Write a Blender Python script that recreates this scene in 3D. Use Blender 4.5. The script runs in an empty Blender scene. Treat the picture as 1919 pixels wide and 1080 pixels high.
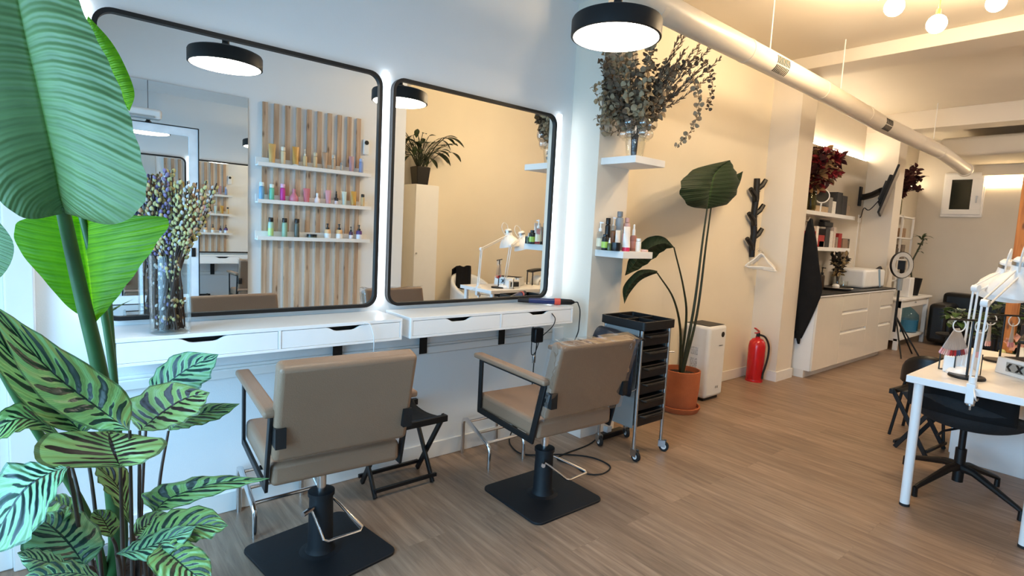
import bpy, math, random
from mathutils import Vector, Matrix
PI=math.pi; R=random.Random(7)
sc=bpy.context.scene; COL=sc.collection
# ------------------------------------------------------------------ camera
cd=bpy.data.cameras.new('camera'); cam=bpy.data.objects.new('camera',cd); COL.objects.link(cam); sc.camera=cam
cd.sensor_width=36; cd.lens=19.175; cd.shift_x=-.01146; cd.shift_y=-.00744; cd.clip_start=.02; cd.clip_end=60
_f=Vector((0.64450326,0.75879511,-0.09405069)); _r=Vector((0.76434285,-0.64259204,0.05343672)); _u=Vector((0.0198887,0.10632711,0.99413228))
mw=Matrix((_r,_u,-_f)).transposed().to_4x4(); mw.translation=Vector((0,-2.7832,1.4214)); cam.matrix_world=mw
# ------------------------------------------------------------------ colour handling, world, daylight
sc.view_settings.view_transform='Standard'; sc.view_settings.look='None'; sc.view_settings.gamma=1; sc.view_settings.exposure=0.62
sc.cycles.max_bounces=14; sc.cycles.glossy_bounces=10; sc.cycles.transmission_bounces=10; sc.cycles.transparent_max_bounces=16; sc.cycles.diffuse_bounces=5
sc.cycles.use_denoising=True; sc.cycles.sample_clamp_indirect=6; sc.cycles.caustics_reflective=False; sc.cycles.caustics_refractive=False
W=bpy.data.worlds.new('daylight'); sc.world=W; W.use_nodes=True
bg=W.node_tree.nodes['Background']; bg.inputs[0].default_value=(.42,.68,1,1); bg.inputs[1].default_value=.6
def area(name,loc,rot,sx,sy,power,color):
    l=bpy.data.lights.new(name,'AREA'); l.shape='RECTANGLE'; l.size=sx; l.size_y=sy; l.energy=power; l.color=color
    l.spread=2.3; o=bpy.data.objects.new(name,l); o.location=loc; o.rotation_euler=rot; COL.objects.link(o); return o
# daylight falling through the shop window in the near end wall
area('window_daylight',(-1.22,-1.72,1.12),(0,-PI/2+.33,0),1.95,2.3,80,(.34,.66,1))
# ------------------------------------------------------------------ materials
def rgb(h):
    h=h.lstrip('#'); c=[int(h[i:i+2],16)/255 for i in (0,2,4)]
    return tuple(((x+.055)/1.055)**2.4 if x>.04045 else x/12.92 for x in c)
def mat(name,col,rough=.5,metal=0,var=.06,scale=12,bump=0,bscale=60,trans=0,emit=None,es=1,coat=0,ior=1.45,alpha=1,sss=0):
    m=bpy.data.materials.new(name); m.use_nodes=True; nt=m.node_tree; N=nt.nodes; L=nt.links; b=N['Principled BSDF']
    if isinstance(col,str): col=rgb(col)
    tc=N.new('ShaderNodeTexCoord'); nz=N.new('ShaderNodeTexNoise'); nz.inputs['Scale'].default_value=scale; nz.inputs['Detail'].default_value=4
    L.new(tc.outputs['Object'],nz.inputs['Vector'])
    rp=N.new('ShaderNodeValToRGB'); L.new(nz.outputs['Fac'],rp.inputs['Fac'])
    rp.color_ramp.elements[0].color=(*[max(0,c*(1-var)) for c in col],1); rp.color_ramp.elements[1].color=(*[min(1,c*(1+var)) for c in col],1)
    rp.color_ramp.elements[0].position=.3; rp.color_ramp.elements[1].position=.7
    L.new(rp.outputs['Color'],b.inputs['Base Color'])
    b.inputs['Roughness'].default_value=rough; b.inputs['Metallic'].default_value=metal; b.inputs['IOR'].default_value=ior
    b.inputs['Transmission Weight'].default_value=trans; b.inputs['Coat Weight'].default_value=coat; b.inputs['Alpha'].default_value=alpha
    if emit: b.inputs['Emission Color'].default_value=(*(rgb(emit) if isinstance(emit,str) else emit),1); b.inputs['Emission Strength'].default_value=es
    if bump:
        n2=N.new('ShaderNodeTexNoise'); n2.inputs['Scale'].default_value=bscale; L.new(tc.outputs['Object'],n2.inputs['Vector'])
        bp=N.new('ShaderNodeBump'); bp.inputs['Strength'].default_value=bump; bp.inputs['Distance'].default_value=.01
        L.new(n2.outputs['Fac'],bp.inputs['Height']); L.new(bp.outputs['Normal'],b.inputs['Normal'])
    return m
def leafmat(name,kind,c1,c2,c3=None,tr=.35,rough=.45,n=9,spec=.35):
    """uv: x = 0..1 across (midrib .5), y = 0..1 along the blade"""
    m=bpy.data.materials.new(name); m.use_nodes=True; nt=m.node_tree; N=nt.nodes; L=nt.links; b=N['Principled BSDF']; out=N['Material Output']
    c1,c2=rgb(c1),rgb(c2); uv=N.new('ShaderNodeUVMap'); uv.uv_map='uv'; sp=N.new('ShaderNodeSeparateXYZ'); L.new(uv.outputs[0],sp.inputs[0])
    def mt(op,a,bb=None,c=None,clamp=False):
        x=N.new('ShaderNodeMath'); x.operation=op; x.use_clamp=clamp
        for i,v in enumerate((a,bb,c)):
            if v is None: continue
            if isinstance(v,(int,float)): x.inputs[i].default_value=v
            else: L.new(v,x.inputs[i])
        return x.outputs[0]
    X,Y=sp.outputs[0],sp.outputs[1]
    a=mt('MULTIPLY',mt('ABSOLUTE',mt('SUBTRACT',X,.5)),2)            # 0 midrib .. 1 edge
    nz=N.new('ShaderNodeTexNoise'); nz.inputs['Scale'].default_value=6; L.new(uv.outputs[0],nz.inputs['Vector'])
    if kind=='calathea':
        s=mt('ADD',mt('SUBTRACT',Y,mt('MULTIPLY',a,.22)),mt('MULTIPLY',nz.outputs['Fac'],.05))
        side=mt('GREATER_THAN',X,.5); s2=mt('ADD',mt('MULTIPLY',s,n),mt('MULTIPLY',side,.35))
        fr=mt('FRACT',s2); tri=mt('ABSOLUTE',mt('SUBTRACT',fr,.5))     # 0 at stripe centre
        alt=mt('FRACT',mt('MULTIPLY',mt('FLOOR',s2),.5)); big=mt('GREATER_THAN',alt,.25)
        # ovals: half width shrinks away from the oval centre (long stripes to .85, short ones to .5)
        reach=mt('ADD',mt('MULTIPLY',big,.38),.5)
        t=mt('DIVIDE',a,reach); oval=mt('SQRT',mt('MAXIMUM',mt('SUBTRACT',1,mt('POWER',mt('ABSOLUTE',mt('SUBTRACT',mt('MULTIPLY',t,2),1)),2)),0))
        w=mt('MULTIPLY',oval,mt('ADD',mt('MULTIPLY',big,.14),.2))
        f=mt('SUBTRACT',w,tri); f=mt('MULTIPLY_ADD',f,22,.5,clamp=True)
        rib=mt('LESS_THAN',a,.035); f=mt('MAXIMUM',f,rib)
        edge=mt('GREATER_THAN',a,.93); f=mt('MAXIMUM',f,mt('MULTIPLY',edge,.65))
        fine=mt('MULTIPLY',mt('SINE',mt('MULTIPLY',s2,37)),.12)
        mx=N.new('ShaderNodeMix'); mx.data_type='RGBA'; L.new(f,mx.inputs[0]); mx.inputs[6].default_value=(*c1,1); mx.inputs[7].default_value=(*c2,1)
        hs=N.new('ShaderNodeHueSaturation'); L.new(mx.outputs[2],hs.inputs['Color']); L.new(mt('ADD',fine,1),hs.inputs['Value'])
        colr=hs.outputs[0]; hgt=mt('SINE',mt('MULTIPLY',s2,6.283))
    else:
        s=mt('SUBTRACT',Y,mt('MULTIPLY',mt('MULTIPLY',a,a),-.05)); s=mt('ADD',s,mt('MULTIPLY',nz.outputs['Fac'],.012))
        wv=mt('SINE',mt('MULTIPLY',s,n*6.283)); wv2=mt('SINE',mt('MULTIPLY',s,n*17.3))
        f=mt('MULTIPLY_ADD',wv,.13,mt('MULTIPLY_ADD',wv2,.06,.45)); f=mt('ADD',f,mt('MULTIPLY',mt('SUBTRACT',nz.outputs['Fac'],.5),.8),clamp=True)
        mx=N.new('ShaderNodeMix'); mx.data_type='RGBA'; L.new(f,mx.inputs[0]); mx.inputs[6].default_value=(*c1,1); mx.inputs[7].default_value=(*c2,1)
        rib=mt('MULTIPLY_ADD',a,-40,1.6,clamp=True); m2=N.new('ShaderNodeMix'); m2.data_type='RGBA'; L.new(rib,m2.inputs[0]); L.new(mx.outputs[2],m2.inputs[6]); m2.inputs[7].default_value=(*rgb(c3 or '#8fb04a'),1)
        colr=m2.outputs[2]; hgt=mt('ADD',wv,mt('MULTIPLY',wv2,.5))
    L.new(colr,b.inputs['Base Color']); b.inputs['Roughness'].default_value=rough; b.inputs['Specular IOR Level'].default_value=spec
    bp=N.new('ShaderNodeBump'); bp.inputs['Strength'].default_value=.5; bp.inputs['Distance'].default_value=.003; L.new(hgt,bp.inputs['Height']); L.new(bp.outputs[0],b.inputs['Normal'])
    tl=N.new('ShaderNodeBsdfTranslucent'); L.new(colr,tl.inputs[0]); L.new(bp.outputs[0],tl.inputs['Normal'])
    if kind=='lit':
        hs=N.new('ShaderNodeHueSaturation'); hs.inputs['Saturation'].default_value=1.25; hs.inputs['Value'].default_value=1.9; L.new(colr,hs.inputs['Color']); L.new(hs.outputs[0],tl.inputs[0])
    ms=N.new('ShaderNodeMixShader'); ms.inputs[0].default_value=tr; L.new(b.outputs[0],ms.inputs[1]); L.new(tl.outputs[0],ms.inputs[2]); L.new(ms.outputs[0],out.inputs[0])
    return m
def glassmat(name,tint=(1,1,1),rough=0.0,ior=1.45):
    m=bpy.data.materials.new(name); m.use_nodes=True; nt=m.node_tree; N=nt.nodes; L=nt.links; N.remove(N['Principled BSDF']); out=N['Material Output']
    tr=N.new('ShaderNodeBsdfTransparent'); gl=N.new('ShaderNodeBsdfGlossy'); gl.inputs['Roughness'].default_value=.02
    nz=N.new('ShaderNodeTexNoise'); nz.inputs['Scale'].default_value=3; rp=N.new('ShaderNodeValToRGB'); L.new(nz.outputs['Fac'],rp.inputs['Fac'])
    rp.color_ramp.elements[0].color=(*[c*.985 for c in tint],1); rp.color_ramp.elements[1].color=(*tint,1); L.new(rp.outputs[0],tr.inputs[0])
    lw=N.new('ShaderNodeLayerWeight'); lw.inputs[0].default_value=.5; pw=N.new('ShaderNodeMath'); pw.operation='POWER'; L.new(lw.outputs['Facing'],pw.inputs[0]); pw.inputs[1].default_value=3.5
    ma=N.new('ShaderNodeMath'); ma.operation='MULTIPLY_ADD'; ma.use_clamp=True; L.new(pw.outputs[0],ma.inputs[0]); ma.inputs[1].default_value=.55 if ior<1.5 else .9; ma.inputs[2].default_value=.035 if ior<1.5 else .15
    ms=N.new('ShaderNodeMixShader'); L.new(ma.outputs[0],ms.inputs[0]); L.new(tr.outputs[0],ms.inputs[1]); L.new(gl.outputs[0],ms.inputs[2]); L.new(ms.outputs[0],out.inputs[0])
    return m
def floormat():
    m=bpy.data.materials.new('oak_vinyl_planks'); m.use_nodes=True; nt=m.node_tree; N=nt.nodes; L=nt.links; b=N['Principled BSDF']
    tc=N.new('ShaderNodeTexCoord'); mp=N.new('ShaderNodeMapping'); mp.inputs['Rotation'].default_value=(0,0,PI/2); L.new(tc.outputs['Object'],mp.inputs[0])
    br=N.new('ShaderNodeTexBrick'); br.offset=.37; br.inputs['Scale'].default_value=1; br.inputs['Brick Width'].default_value=1.2; br.inputs['Row Height'].default_value=.19
    br.inputs['Mortar Size'].default_value=.0012; br.inputs['Color1'].default_value=(0,0,0,1); br.inputs['Color2'].default_value=(1,1,1,1); br.inputs['Mortar'].default_value=(.35,.35,.35,1); br.inputs['Bias'].default_value=0
    L.new(mp.outputs[0],br.inputs[0])
    st=N.new('ShaderNodeMapping'); st.inputs['Scale'].default_value=(30,2.2,1); L.new(tc.outputs['Object'],st.inputs[0])
    ofs=N.new('ShaderNodeVectorMath'); ofs.operation='MULTIPLY_ADD'; L.new(br.outputs['Color'],ofs.inputs[0]); ofs.inputs[1].default_value=(9,7,3); L.new(st.outputs[0],ofs.inputs[2])
    n1=N.new('ShaderNodeTexNoise'); n1.inputs['Scale'].default_value=1; n1.inputs['Detail'].default_value=8; n1.inputs['Roughness'].default_value=.65; n1.inputs['Distortion'].default_value=.6; L.new(ofs.outputs[0],n1.inputs['Vector'])
    n2=N.new('ShaderNodeTexNoise'); n2.inputs['Scale'].default_value=2.2; n2.inputs['Detail'].default_value=3; L.new(ofs.outputs[0],n2.inputs['Vector'])
    n3=N.new('ShaderNodeTexNoise'); n3.inputs['Scale'].default_value=.22; n3.inputs['Detail'].default_value=2; L.new(ofs.outputs[0],n3.inputs['Vector'])
    def mx(a,bb,f,t='MIX'):
        x=N.new('ShaderNodeMix'); x.data_type='RGBA'; x.blend_type=t
        if isinstance(f,float): x.inputs[0].default_value=f
        else: L.new(f,x.inputs[0])
        for i,v in ((6,a),(7,bb)):
            if isinstance(v,tuple): x.inputs[i].default_value=(*v,1)
            else: L.new(v,x.inputs[i])
        return x.outputs[2]
    rp=N.new('ShaderNodeValToRGB'); L.new(n1.outputs['Fac'],rp.inputs[0]); e=rp.color_ramp.elements
    e[0].position=.32; e[0].color=(*rgb('#65544a'),1); e[1].position=.68; e[1].color=(*rgb('#b7a18c'),1)
    c=e.new(.5); c.color=(*rgb('#978270'),1)
    c=mx(rp.outputs[0],rgb('#85715f'),n2.outputs['Fac']); c2=mx(c,rgb('#bda893'),n3.outputs['Fac'],'OVERLAY')
    tone=N.new('ShaderNodeMapRange'); L.new(br.outputs['Color'],tone.inputs[0]); tone.inputs[3].default_value=.86; tone.inputs[4].default_value=1.12
    vm=N.new('ShaderNodeVectorMath'); vm.operation='SCALE'; L.new(mx(c,c2,.4),vm.inputs[0]); L.new(tone.outputs[0],vm.inputs['Scale'])
    L.new(vm.outputs[0],b.inputs['Base Color']); b.inputs['Roughness'].default_value=.42; b.inputs['Specular IOR Level'].default_value=.4
    bp=N.new('ShaderNodeBump'); bp.inputs['Strength'].default_value=.15; bp.inputs['Distance'].default_value=.002; L.new(n1.outputs['Fac'],bp.inputs['Height']); L.new(bp.outputs[0],b.inputs['Normal'])
    return m
def woodmat(name,c1,c2,axis=2,knots=True,rough=.6):
    m=bpy.data.materials.new(name); m.use_nodes=True; nt=m.node_tree; N=nt.nodes; L=nt.links; b=N['Principled BSDF']
    tc=N.new('ShaderNodeTexCoord'); mp=N.new('ShaderNodeMapping'); s=[30,30,30]; s[axis]=2; mp.inputs['Scale'].default_value=s; L.new(tc.outputs['Object'],mp.inputs[0])
    n=N.new('ShaderNodeTexNoise'); n.inputs['Scale'].default_value=1; n.inputs['Detail'].default_value=5; L.new(mp.outputs[0],n.inputs[0])
    rp=N.new('ShaderNodeValToRGB'); L.new(n.outputs[0],rp.inputs[0]); rp.color_ramp.elements[0].color=(*rgb(c1),1); rp.color_ramp.elements[1].color=(*rgb(c2),1); rp.color_ramp.elements[0].position=.35; rp.color_ramp.elements[1].position=.65
    out=rp.outputs[0]
    if knots:
        m2=N.new('ShaderNodeMapping'); s=[14,14,14]; s[axis]=5; m2.inputs['Scale'].default_value=s; L.new(tc.outputs['Object'],m2.inputs[0])
        v=N.new('ShaderNodeTexVoronoi'); v.inputs['Scale'].default_value=1; L.new(m2.outputs[0],v.inputs[0])
        mr=N.new('ShaderNodeMapRange'); L.new(v.outputs['Distance'],mr.inputs[0]); mr.inputs[1].default_value=.08; mr.inputs[2].default_value=.2; mr.inputs[3].default_value=.8; mr.inputs[4].default_value=0
        x=N.new('ShaderNodeMix'); x.data_type='RGBA'; L.new(mr.outputs[0],x.inputs[0]); L.new(out,x.inputs[6]); x.inputs[7].default_value=(*rgb('#5a3a22'),1); out=x.outputs[2]
    L.new(out,b.inputs['Base Color']); b.inputs['Roughness'].default_value=rough; return m
M={}
M['white_wall']=mat('white_wall_paint','#e9eaea',.75,var=.012,scale=3,bump=.08,bscale=180)
M['cream_wall']=mat('cream_wall_paint','#ece3d0',.8,var=.015,scale=3,bump=.10,bscale=180)
M['column']=mat('off_white_wall_paint','#e4dbcc',.75,var=.012,scale=3,bump=.08,bscale=150)
M['grey_wall']=mat('grey_beige_wall_paint','#d2cabc',.8,var=.02,scale=3,bump=.08,bscale=150)
M['ceil']=mat('ceiling_paint','#dcd3c4',.55,var=.015,scale=2)
M['floor']=floormat()
M['trim']=mat('white_trim_paint','#eceae6',.45,var=.01)
M['white']=mat('white_lacquer','#f0f1f1',.28,var=.01)
M['gloss']=mat('white_gloss_laminate','#ece6da',.12,var=.01,coat=.6)
M['matwhite']=mat('white_plastic','#e9e9e7',.4,var=.02)
M['black']=mat('black_powder_coat','#0a0a0c',.5,var=.15)
M['blackp']=mat('black_plastic','#0d0d0f',.42,var=.15)
M['rubber']=mat('black_rubber','#1a1a1b',.75,var=.2)
M['base']=mat('matte_black_steel','#090d13',.6,var=.1,bump=.05,bscale=200)
M['vinyl']=mat('taupe_vinyl','#8c705a',.42,var=.04,scale=6,bump=.12,bscale=220)
M['chrome']=mat('chrome',(.75,.75,.76),.14,1,var=.03)
M['steel']=mat('brushed_steel',(.5,.51,.52),.3,1,var=.08)
M['alu']=mat('silver_panel','#9fa6a8',.35,.4,var=.04)
M['mirror']=mat('mirror_glass',(.93,.96,.965),0.0,1,var=.002,scale=1)
M['glass']=glassmat('clear_glass',(.97,.985,.98)); M['blueglass']=glassmat('pale_blue_plastic',(.55,.8,.92)); M['amber']=glassmat('olive_glass',(.62,.60,.40)); M['pinkglass']=glassmat('pink_clear_plastic',(.95,.6,.68)); M['film']=glassmat('clear_plastic_film',(.98,.98,.98),ior=1.6)
M['terra']=mat('terracotta','#b5663f',.8,var=.12,scale=8,bump=.15,bscale=90)
M['soil']=mat('potting_soil','#2b1d14',.95,var=.4,scale=60,bump=.8,bscale=90)
M['red']=mat('red_enamel','#c4121c',.25,var=.05,coat=.4)
M['pine']=woodmat('pine_slat','#a8876b','#cdb093'); M['postwood']=woodmat('orange_pine_post','#a5622c','#cf8a45')
M['cloth']=mat('black_cloth','#0b0b0d',.95,var=.3,bump=.6,bscale=12)
M['navy']=mat('dark_navy_vinyl','#141a26',.4,var=.15)
M['felt']=mat('charcoal_felt','#26282a',.95,var=.2,bump=.3,bscale=150)
M['leather']=mat('black_leather','#121212',.4,var=.2,bump=.2,bscale=50)
M['brass']=mat('brushed_brass',(.62,.42,.17),.28,1,var=.08)
M['stem']=mat('green_plant_stem','#2b4f28',.45,var=.15,scale=20); M['darkstem']=mat('dark_plant_stem','#28301c',.5,var=.2); M['brownstem']=mat('maroon_leaf_stalk','#3a2b22',.5,var=.25,scale=25); M['twig']=mat('brown_twig','#3b2a22',.8,var=.3)
def emis(name,c,s): return mat(name,c,.5,emit=c,es=s)
M['strip']=emis('cool_white_led','#e6f3ff',4.5); M['disc']=emis('pendant_diffuser','#fff2dc',16); M['bulb']=emis('warm_globe_bulb','#ffe0b4',150); M['warmled']=emis('warm_led_strip','#ffe9c8',48); M['neutral']=emis('added_fill_lamp_diffuser','#fff2e2',40); M['cove']=emis('warm_cove_light','#ffdca6',12)
# ------------------------------------------------------------------ mesh building
class MB:
    def __init__(s): s.v=[]; s.f=[]; s.uv=[]; s.hasuv=False; s.m=Matrix.Identity(4); s.mi=[]; s.cur=0
    def at(s,loc=(0,0,0),rot=(0,0,0)):
        from mathutils import Euler
        s.m=Matrix.Translation(Vector(loc))@Euler(rot).to_matrix().to_4x4(); return s
    def add(s,vs,fs,uvs=None):
        b=len(s.v); s.v+= [s.m@Vector(v) for v in vs]; s.f+=[[b+i for i in f] for f in fs]; s.mi+=[s.cur]*len(fs)
        if uvs: s.hasuv=True; s.uv+=uvs
        else: s.uv+=[(0,0)]*len(vs)
        return s
    def box(s,x0,x1,y0,y1,z0,z1):
        v=[(x,y,z) for x in (x0,x1) for y in (y0,y1) for z in (z0,z1)]
        return s.add(v,[(0,1,3,2),(4,6,7,5),(0,4,5,1),(2,3,7,6),(0,2,6,4),(1,5,7,3)])
    def tube(s,pts,r,n=8,closed=False,cap=True):
        pts=[Vector(p) for p in pts]; k=len(pts); rs=r if isinstance(r,(list,tuple)) else [r]*k
        vs=[];up=None
        for i,p in enumerate(pts):
            a=pts[(i-1)%k] if (closed or i>0) else p; b=pts[(i+1)%k] if (closed or i<k-1) else p
            t=(b-a); t=t.normalized() if t.length>1e-9 else Vector((0,0,1))
            if up is None:
                up=Vector((0,0,1)) if abs(t.z)<.9 else Vector((1,0,0))
            side=t.cross(up)
            if side.length<1e-4: side=t.orthogonal()
            side.normalize(); up=side.cross(t).normalized()
            sc_=1
            if 0<i<k-1 or closed:
                d1=(p-a).normalized() if (p-a).length>1e-9 else t; c=max(.5,abs(d1.dot(t))); sc_=1/c
            for j in range(n):
                an=2*PI*j/n; vs.append(p+side*math.cos(an)*rs[i]*(sc_ if abs(math.cos(an))>.5 else 1)+up*math.sin(an)*rs[i])
        fs=[]
        for i in range(k if closed else k-1):
            for j in range(n):
                a=i*n+j; b=i*n+(j+1)%n; c=((i+1)%k)*n+(j+1)%n; d=((i+1)%k)*n+j; fs.append((a,b,c,d))
        if cap and not closed: fs.append(tuple(range(n))[::-1]); fs.append(tuple((k-1)*n+j for j in range(n)))
        return s.add(vs,fs)
    def cyl(s,p0,p1,r,r1=None,n=20): return s.tube([p0,p1],[r,r if r1 is None else r1],n)
    def lathe(s,prof,c=(0,0,0),n=28,cap=True):
        vs=[(c[0]+r*math.cos(2*PI*j/n),c[1]+r*math.sin(2*PI*j/n),c[2]+z) for r,z in prof for j in range(n)]
        fs=[(i*n+j,i*n+(j+1)%n,(i+1)*n+(j+1)%n,(i+1)*n+j) for i in range(len(prof)-1) for j in range(n)]
        if cap:
            if prof[0][0]>1e-5: fs.append(tuple(range(n))[::-1])
            if prof[-1][0]>1e-5: fs.append(tuple((len(prof)-1)*n+j for j in range(n)))
        return s.add(vs,fs)
    def ball(s,c,r,n=12,sz=1):
        m=max(4,n//2); return s.lathe([(r*math.sin(PI*i/m),-r*sz*math.cos(PI*i/m)) for i in range(m+1)],c,n,False)
    def prism(s,pts,a,b,axis='y'):
        def P(u,v,w): return {'y':(u,w,v),'x':(w,u,v),'z':(u,v,w)}[axis]
        n=len(pts); vs=[P(u,v,a) for u,v in pts]+[P(u,v,b) for u,v in pts]
        fs=[tuple(range(n)),tuple(range(2*n-1,n-1,-1))]+[(i,(i+1)%n,n+(i+1)%n,n+i) for i in range(n)]
        return s.add(vs,fs)
    def grid(s,rows,uvs=None,close=False):
        n=len(rows[0]); vs=[p for r in rows for p in r]; fs=[]
        for i in range(len(rows)-1):
            for j in range(n-1 if not close else n): fs.append((i*n+j,i*n+(j+1)%n,(i+1)*n+(j+1)%n,(i+1)*n+j))
        return s.add(vs,fs,[u for r in uvs for u in r] if uvs else None)
    def clampy(s,lo=None,hi=None):
        for v in s.v:
            if hi is not None and v.y>hi: v.y=hi-.002*((v.x*97)%1)
            if lo is not None and v.y<lo: v.y=lo+.002*((v.x*97)%1)
        return s
    def build(s,name,m,parent=None,bevel=0,seg=2,smooth=True,ang=35,world=True,sub=0,solid=0):
        import bmesh
        me=bpy.data.meshes.new(name); me.from_pydata(s.v,[],s.f); me.validate()
        ms=m if isinstance(m,list) else [m]
        for x in ms: me.materials.append(M[x] if isinstance(x,str) else x)
        if len(ms)>1:
            for p,i in zip(me.polygons,s.mi): p.material_index=i
        if s.hasuv:
            l=me.uv_layers.new(name='uv')
            for lp in me.loops: l.data[lp.index].uv=s.uv[lp.vertex_index]
        else:
            bm=bmesh.new(); bm.from_mesh(me); bmesh.ops.recalc_face_normals(bm,faces=bm.faces); bm.to_mesh(me); bm.free()
        if smooth:
            me.polygons.foreach_set('use_smooth',[True]*len(me.polygons)); me.set_sharp_from_angle(angle=math.radians(ang))
        o=bpy.data.objects.new(name,me); COL.objects.link(o)
        if parent is not None:
            o.parent=parent
            if world: o.matrix_parent_inverse=root_inv(parent)
        if solid: q=o.modifiers.new('thickness','SOLIDIFY'); q.thickness=solid; q.offset=0
        if bevel: q=o.modifiers.new('bevel','BEVEL'); q.width=bevel; q.segments=seg; q.limit_method='ANGLE'; q.angle_limit=math.radians(40)
        if sub: q=o.modifiers.new('subdivision','SUBSURF'); q.levels=sub; q.render_levels=sub
        return o
def root_inv(p):
    m=Matrix.Identity(4); ch=[]
    while p is not None: ch.append(p); p=p.parent
    for q in reversed(ch): m=m@(q.matrix_parent_inverse@q.matrix_basis)
    return m.inverted()
def tag(o,label,cat,group=None,kind=None):
    o['label']=label; o['category']=cat
    if group: o['group']=group
    if kind: o['kind']=kind
    return o
def thing(name,label,cat,loc=(0,0,0),rz=0,group=None):
    o=bpy.data.objects.new(name,None); COL.objects.link(o); o.empty_display_size=.1; o.location=loc; o.rotation_euler=(0,0,rz); return tag(o,label,cat,group)
def copy_tree(o,parent=None):
    c=o.copy(); COL.objects.link(c)
    if parent is not None: c.parent=parent
    for ch in list(o.children): copy_tree(ch,c)
    return c
def dup(o,loc,rz=None,label=None,scale=None):
    c=copy_tree(o); c.location=loc
    if rz is not None: c.rotation_euler=(0,0,rz)
    if label: c['label']=label
    if scale: c.scale=scale
    return c
def struct(name,mb,m,**k):
    o=mb.build(name,m,**k); o['kind']='structure'; return o
def sm(pts,n=6,closed=False):
    """Catmull-Rom through points"""
    P=[Vector(p) for p in pts]; k=len(P); out=[]
    for i in range(k if closed else k-1):
        a=P[(i-1)%k] if (closed or i>0) else P[0]*2-P[1]; b=P[i]; c=P[(i+1)%k]; d=P[(i+2)%k] if (closed or i<k-2) else P[-1]*2-P[-2]
        for j in range(n):
            t=j/n; out.append(.5*((2*b)+(c-a)*t+(2*a-5*b+4*c-d)*t*t+(3*b-a-3*c+d)*t**3))
    if not closed: out.append(P[-1])
    return out
def blade(mb,L,C,Rr,n=6,m=5,arch=0.0,wave=0.0,nw=6,seed=0):
    """leaf from three rails (left edge, midrib, right edge); arch bows each half out of plane; wave ruffles the edge"""
    L,C,Rr=sm(L,n),sm(C,n),sm(Rr,n); rows=[];uv=[]; k=len(C)
    for i in range(k):
        t=i/(k-1); nrm=(Rr[i]-L[i]).cross((C[min(i+1,k-1)]-C[max(i-1,0)])); nrm=nrm.normalized() if nrm.length>1e-9 else Vector((0,0,1)); row=[];u=[]
        for j in range(-m,m+1):
            a=abs(j)/m; e=L[i] if j<0 else Rr[i]; p=C[i].lerp(e,a)
            w=(e-C[i]).length
            p=p+nrm*(arch*w*math.sin(PI*a)+wave*w*a*a*math.sin(t*nw*6.283+seed+(1.3 if j<0 else 0)))
            row.append(p); u.append((.5+.5*j/m,t))
        rows.append(row); uv.append(u)
    mb.grid(rows,uv); return mb
def leaf(mb,base,tip,wd,up=(0,0,1),droop=.15,fold=.12,peak=.45,n=8,m=2,wave=0.0,nw=5,pw=.8):
    """simple blade from base to tip, width wd"""
    b=Vector(base);t=Vector(tip);d=t-b;ln=d.length;up=Vector(up);side=d.cross(up)
    if side.length<1e-6: side=d.orthogonal()
    side.normalize();nr=side.cross(d).normalized();rows=[];uv=[]
    for i in range(n+1):
        s=i/n; q=s/peak if s<peak else (1-s)/(1-peak); w=wd*.5*(math.sin(PI/2*min(1,max(0,q)))**pw) if 0<i<n else .0004
        c=b+d*s+nr*droop*ln*math.sin(PI*s); row=[];u=[]
        for j in range(-m,m+1):
            a=j/m; row.append(c+side*w*a+nr*(abs(a)*w*fold+wave*w*abs(a)*math.sin(s*nw*6.28+j)));u.append((.5+.5*a,s))
        rows.append(row);uv.append(u)
    return mb.grid(rows,uv)
# ================================================================== THE ROOM
def bx(*b): return MB().box(*b)
struct('floor',bx(-1.25,11.2,-5.2,.5,-.1,0),'floor')
struct('wall_left',bx(-1.1,3.05,0,.3,0,3.3),'white_wall')
struct('wall_left_pillar',bx(2.725,3.05,-.27,0,0,3.3),'column')
struct('wall_left_middle',bx(3.05,5.72,0,.3,0,3.3),'cream_wall')
struct('wall_left_column',bx(5.56,5.90,-.30,.42,0,3.3),'column')
struct('wall_left_alcove',bx(5.90,8.56,.12,.42,0,3.3),'grey_wall')
struct('wall_left_cladding',bx(5.90,8.56,.06,.12,0,2.60),'grey_wall')
struct('wall_left_far_column',bx(8.56,8.87,-.30,.42,0,3.3),'column')
struct('wall_left_end',bx(8.87,11.0,.12,.42,0,3.3),'grey_wall')
struct('wall_left_end_cladding',bx(8.87,10.99,.06,.12,0,2.42),'grey_wall')
struct('wall_far',bx(10.99,11.2,-5.2,.42,0,3.3),'grey_wall')
struct('wall_right',bx(-1.1,2.93,-3.16,-2.86,0,3.3),'white_wall')
struct('wall_right_return',bx(2.80,2.93,-3.6,-3.16,0,3.3),'cream_wall')
struct('wall_right_back',bx(2.80,11.2,-3.9,-3.6,0,3.3),'cream_wall')
struct('ceiling',bx(-1.1,3.05,-3.2,.3,2.97,3.3),'white_wall')
struct('ceiling_middle',bx(3.05,11.2,-5.2,.42,3.22,3.4),'ceil')
struct('trim_1',bx(5.53,5.91,-3.6,0,3.10,3.22),'ceil',bevel=.004)
struct('trim_2',bx(8.55,8.88,-3.6,.12,2.99,3.22),'ceil',bevel=.004)
mb=MB(); mb.box(9.75,10.99,-3.6,-.45,2.78,3.05); struct('trim_3',mb,'grey_wall',bevel=.05,seg=4)
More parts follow.
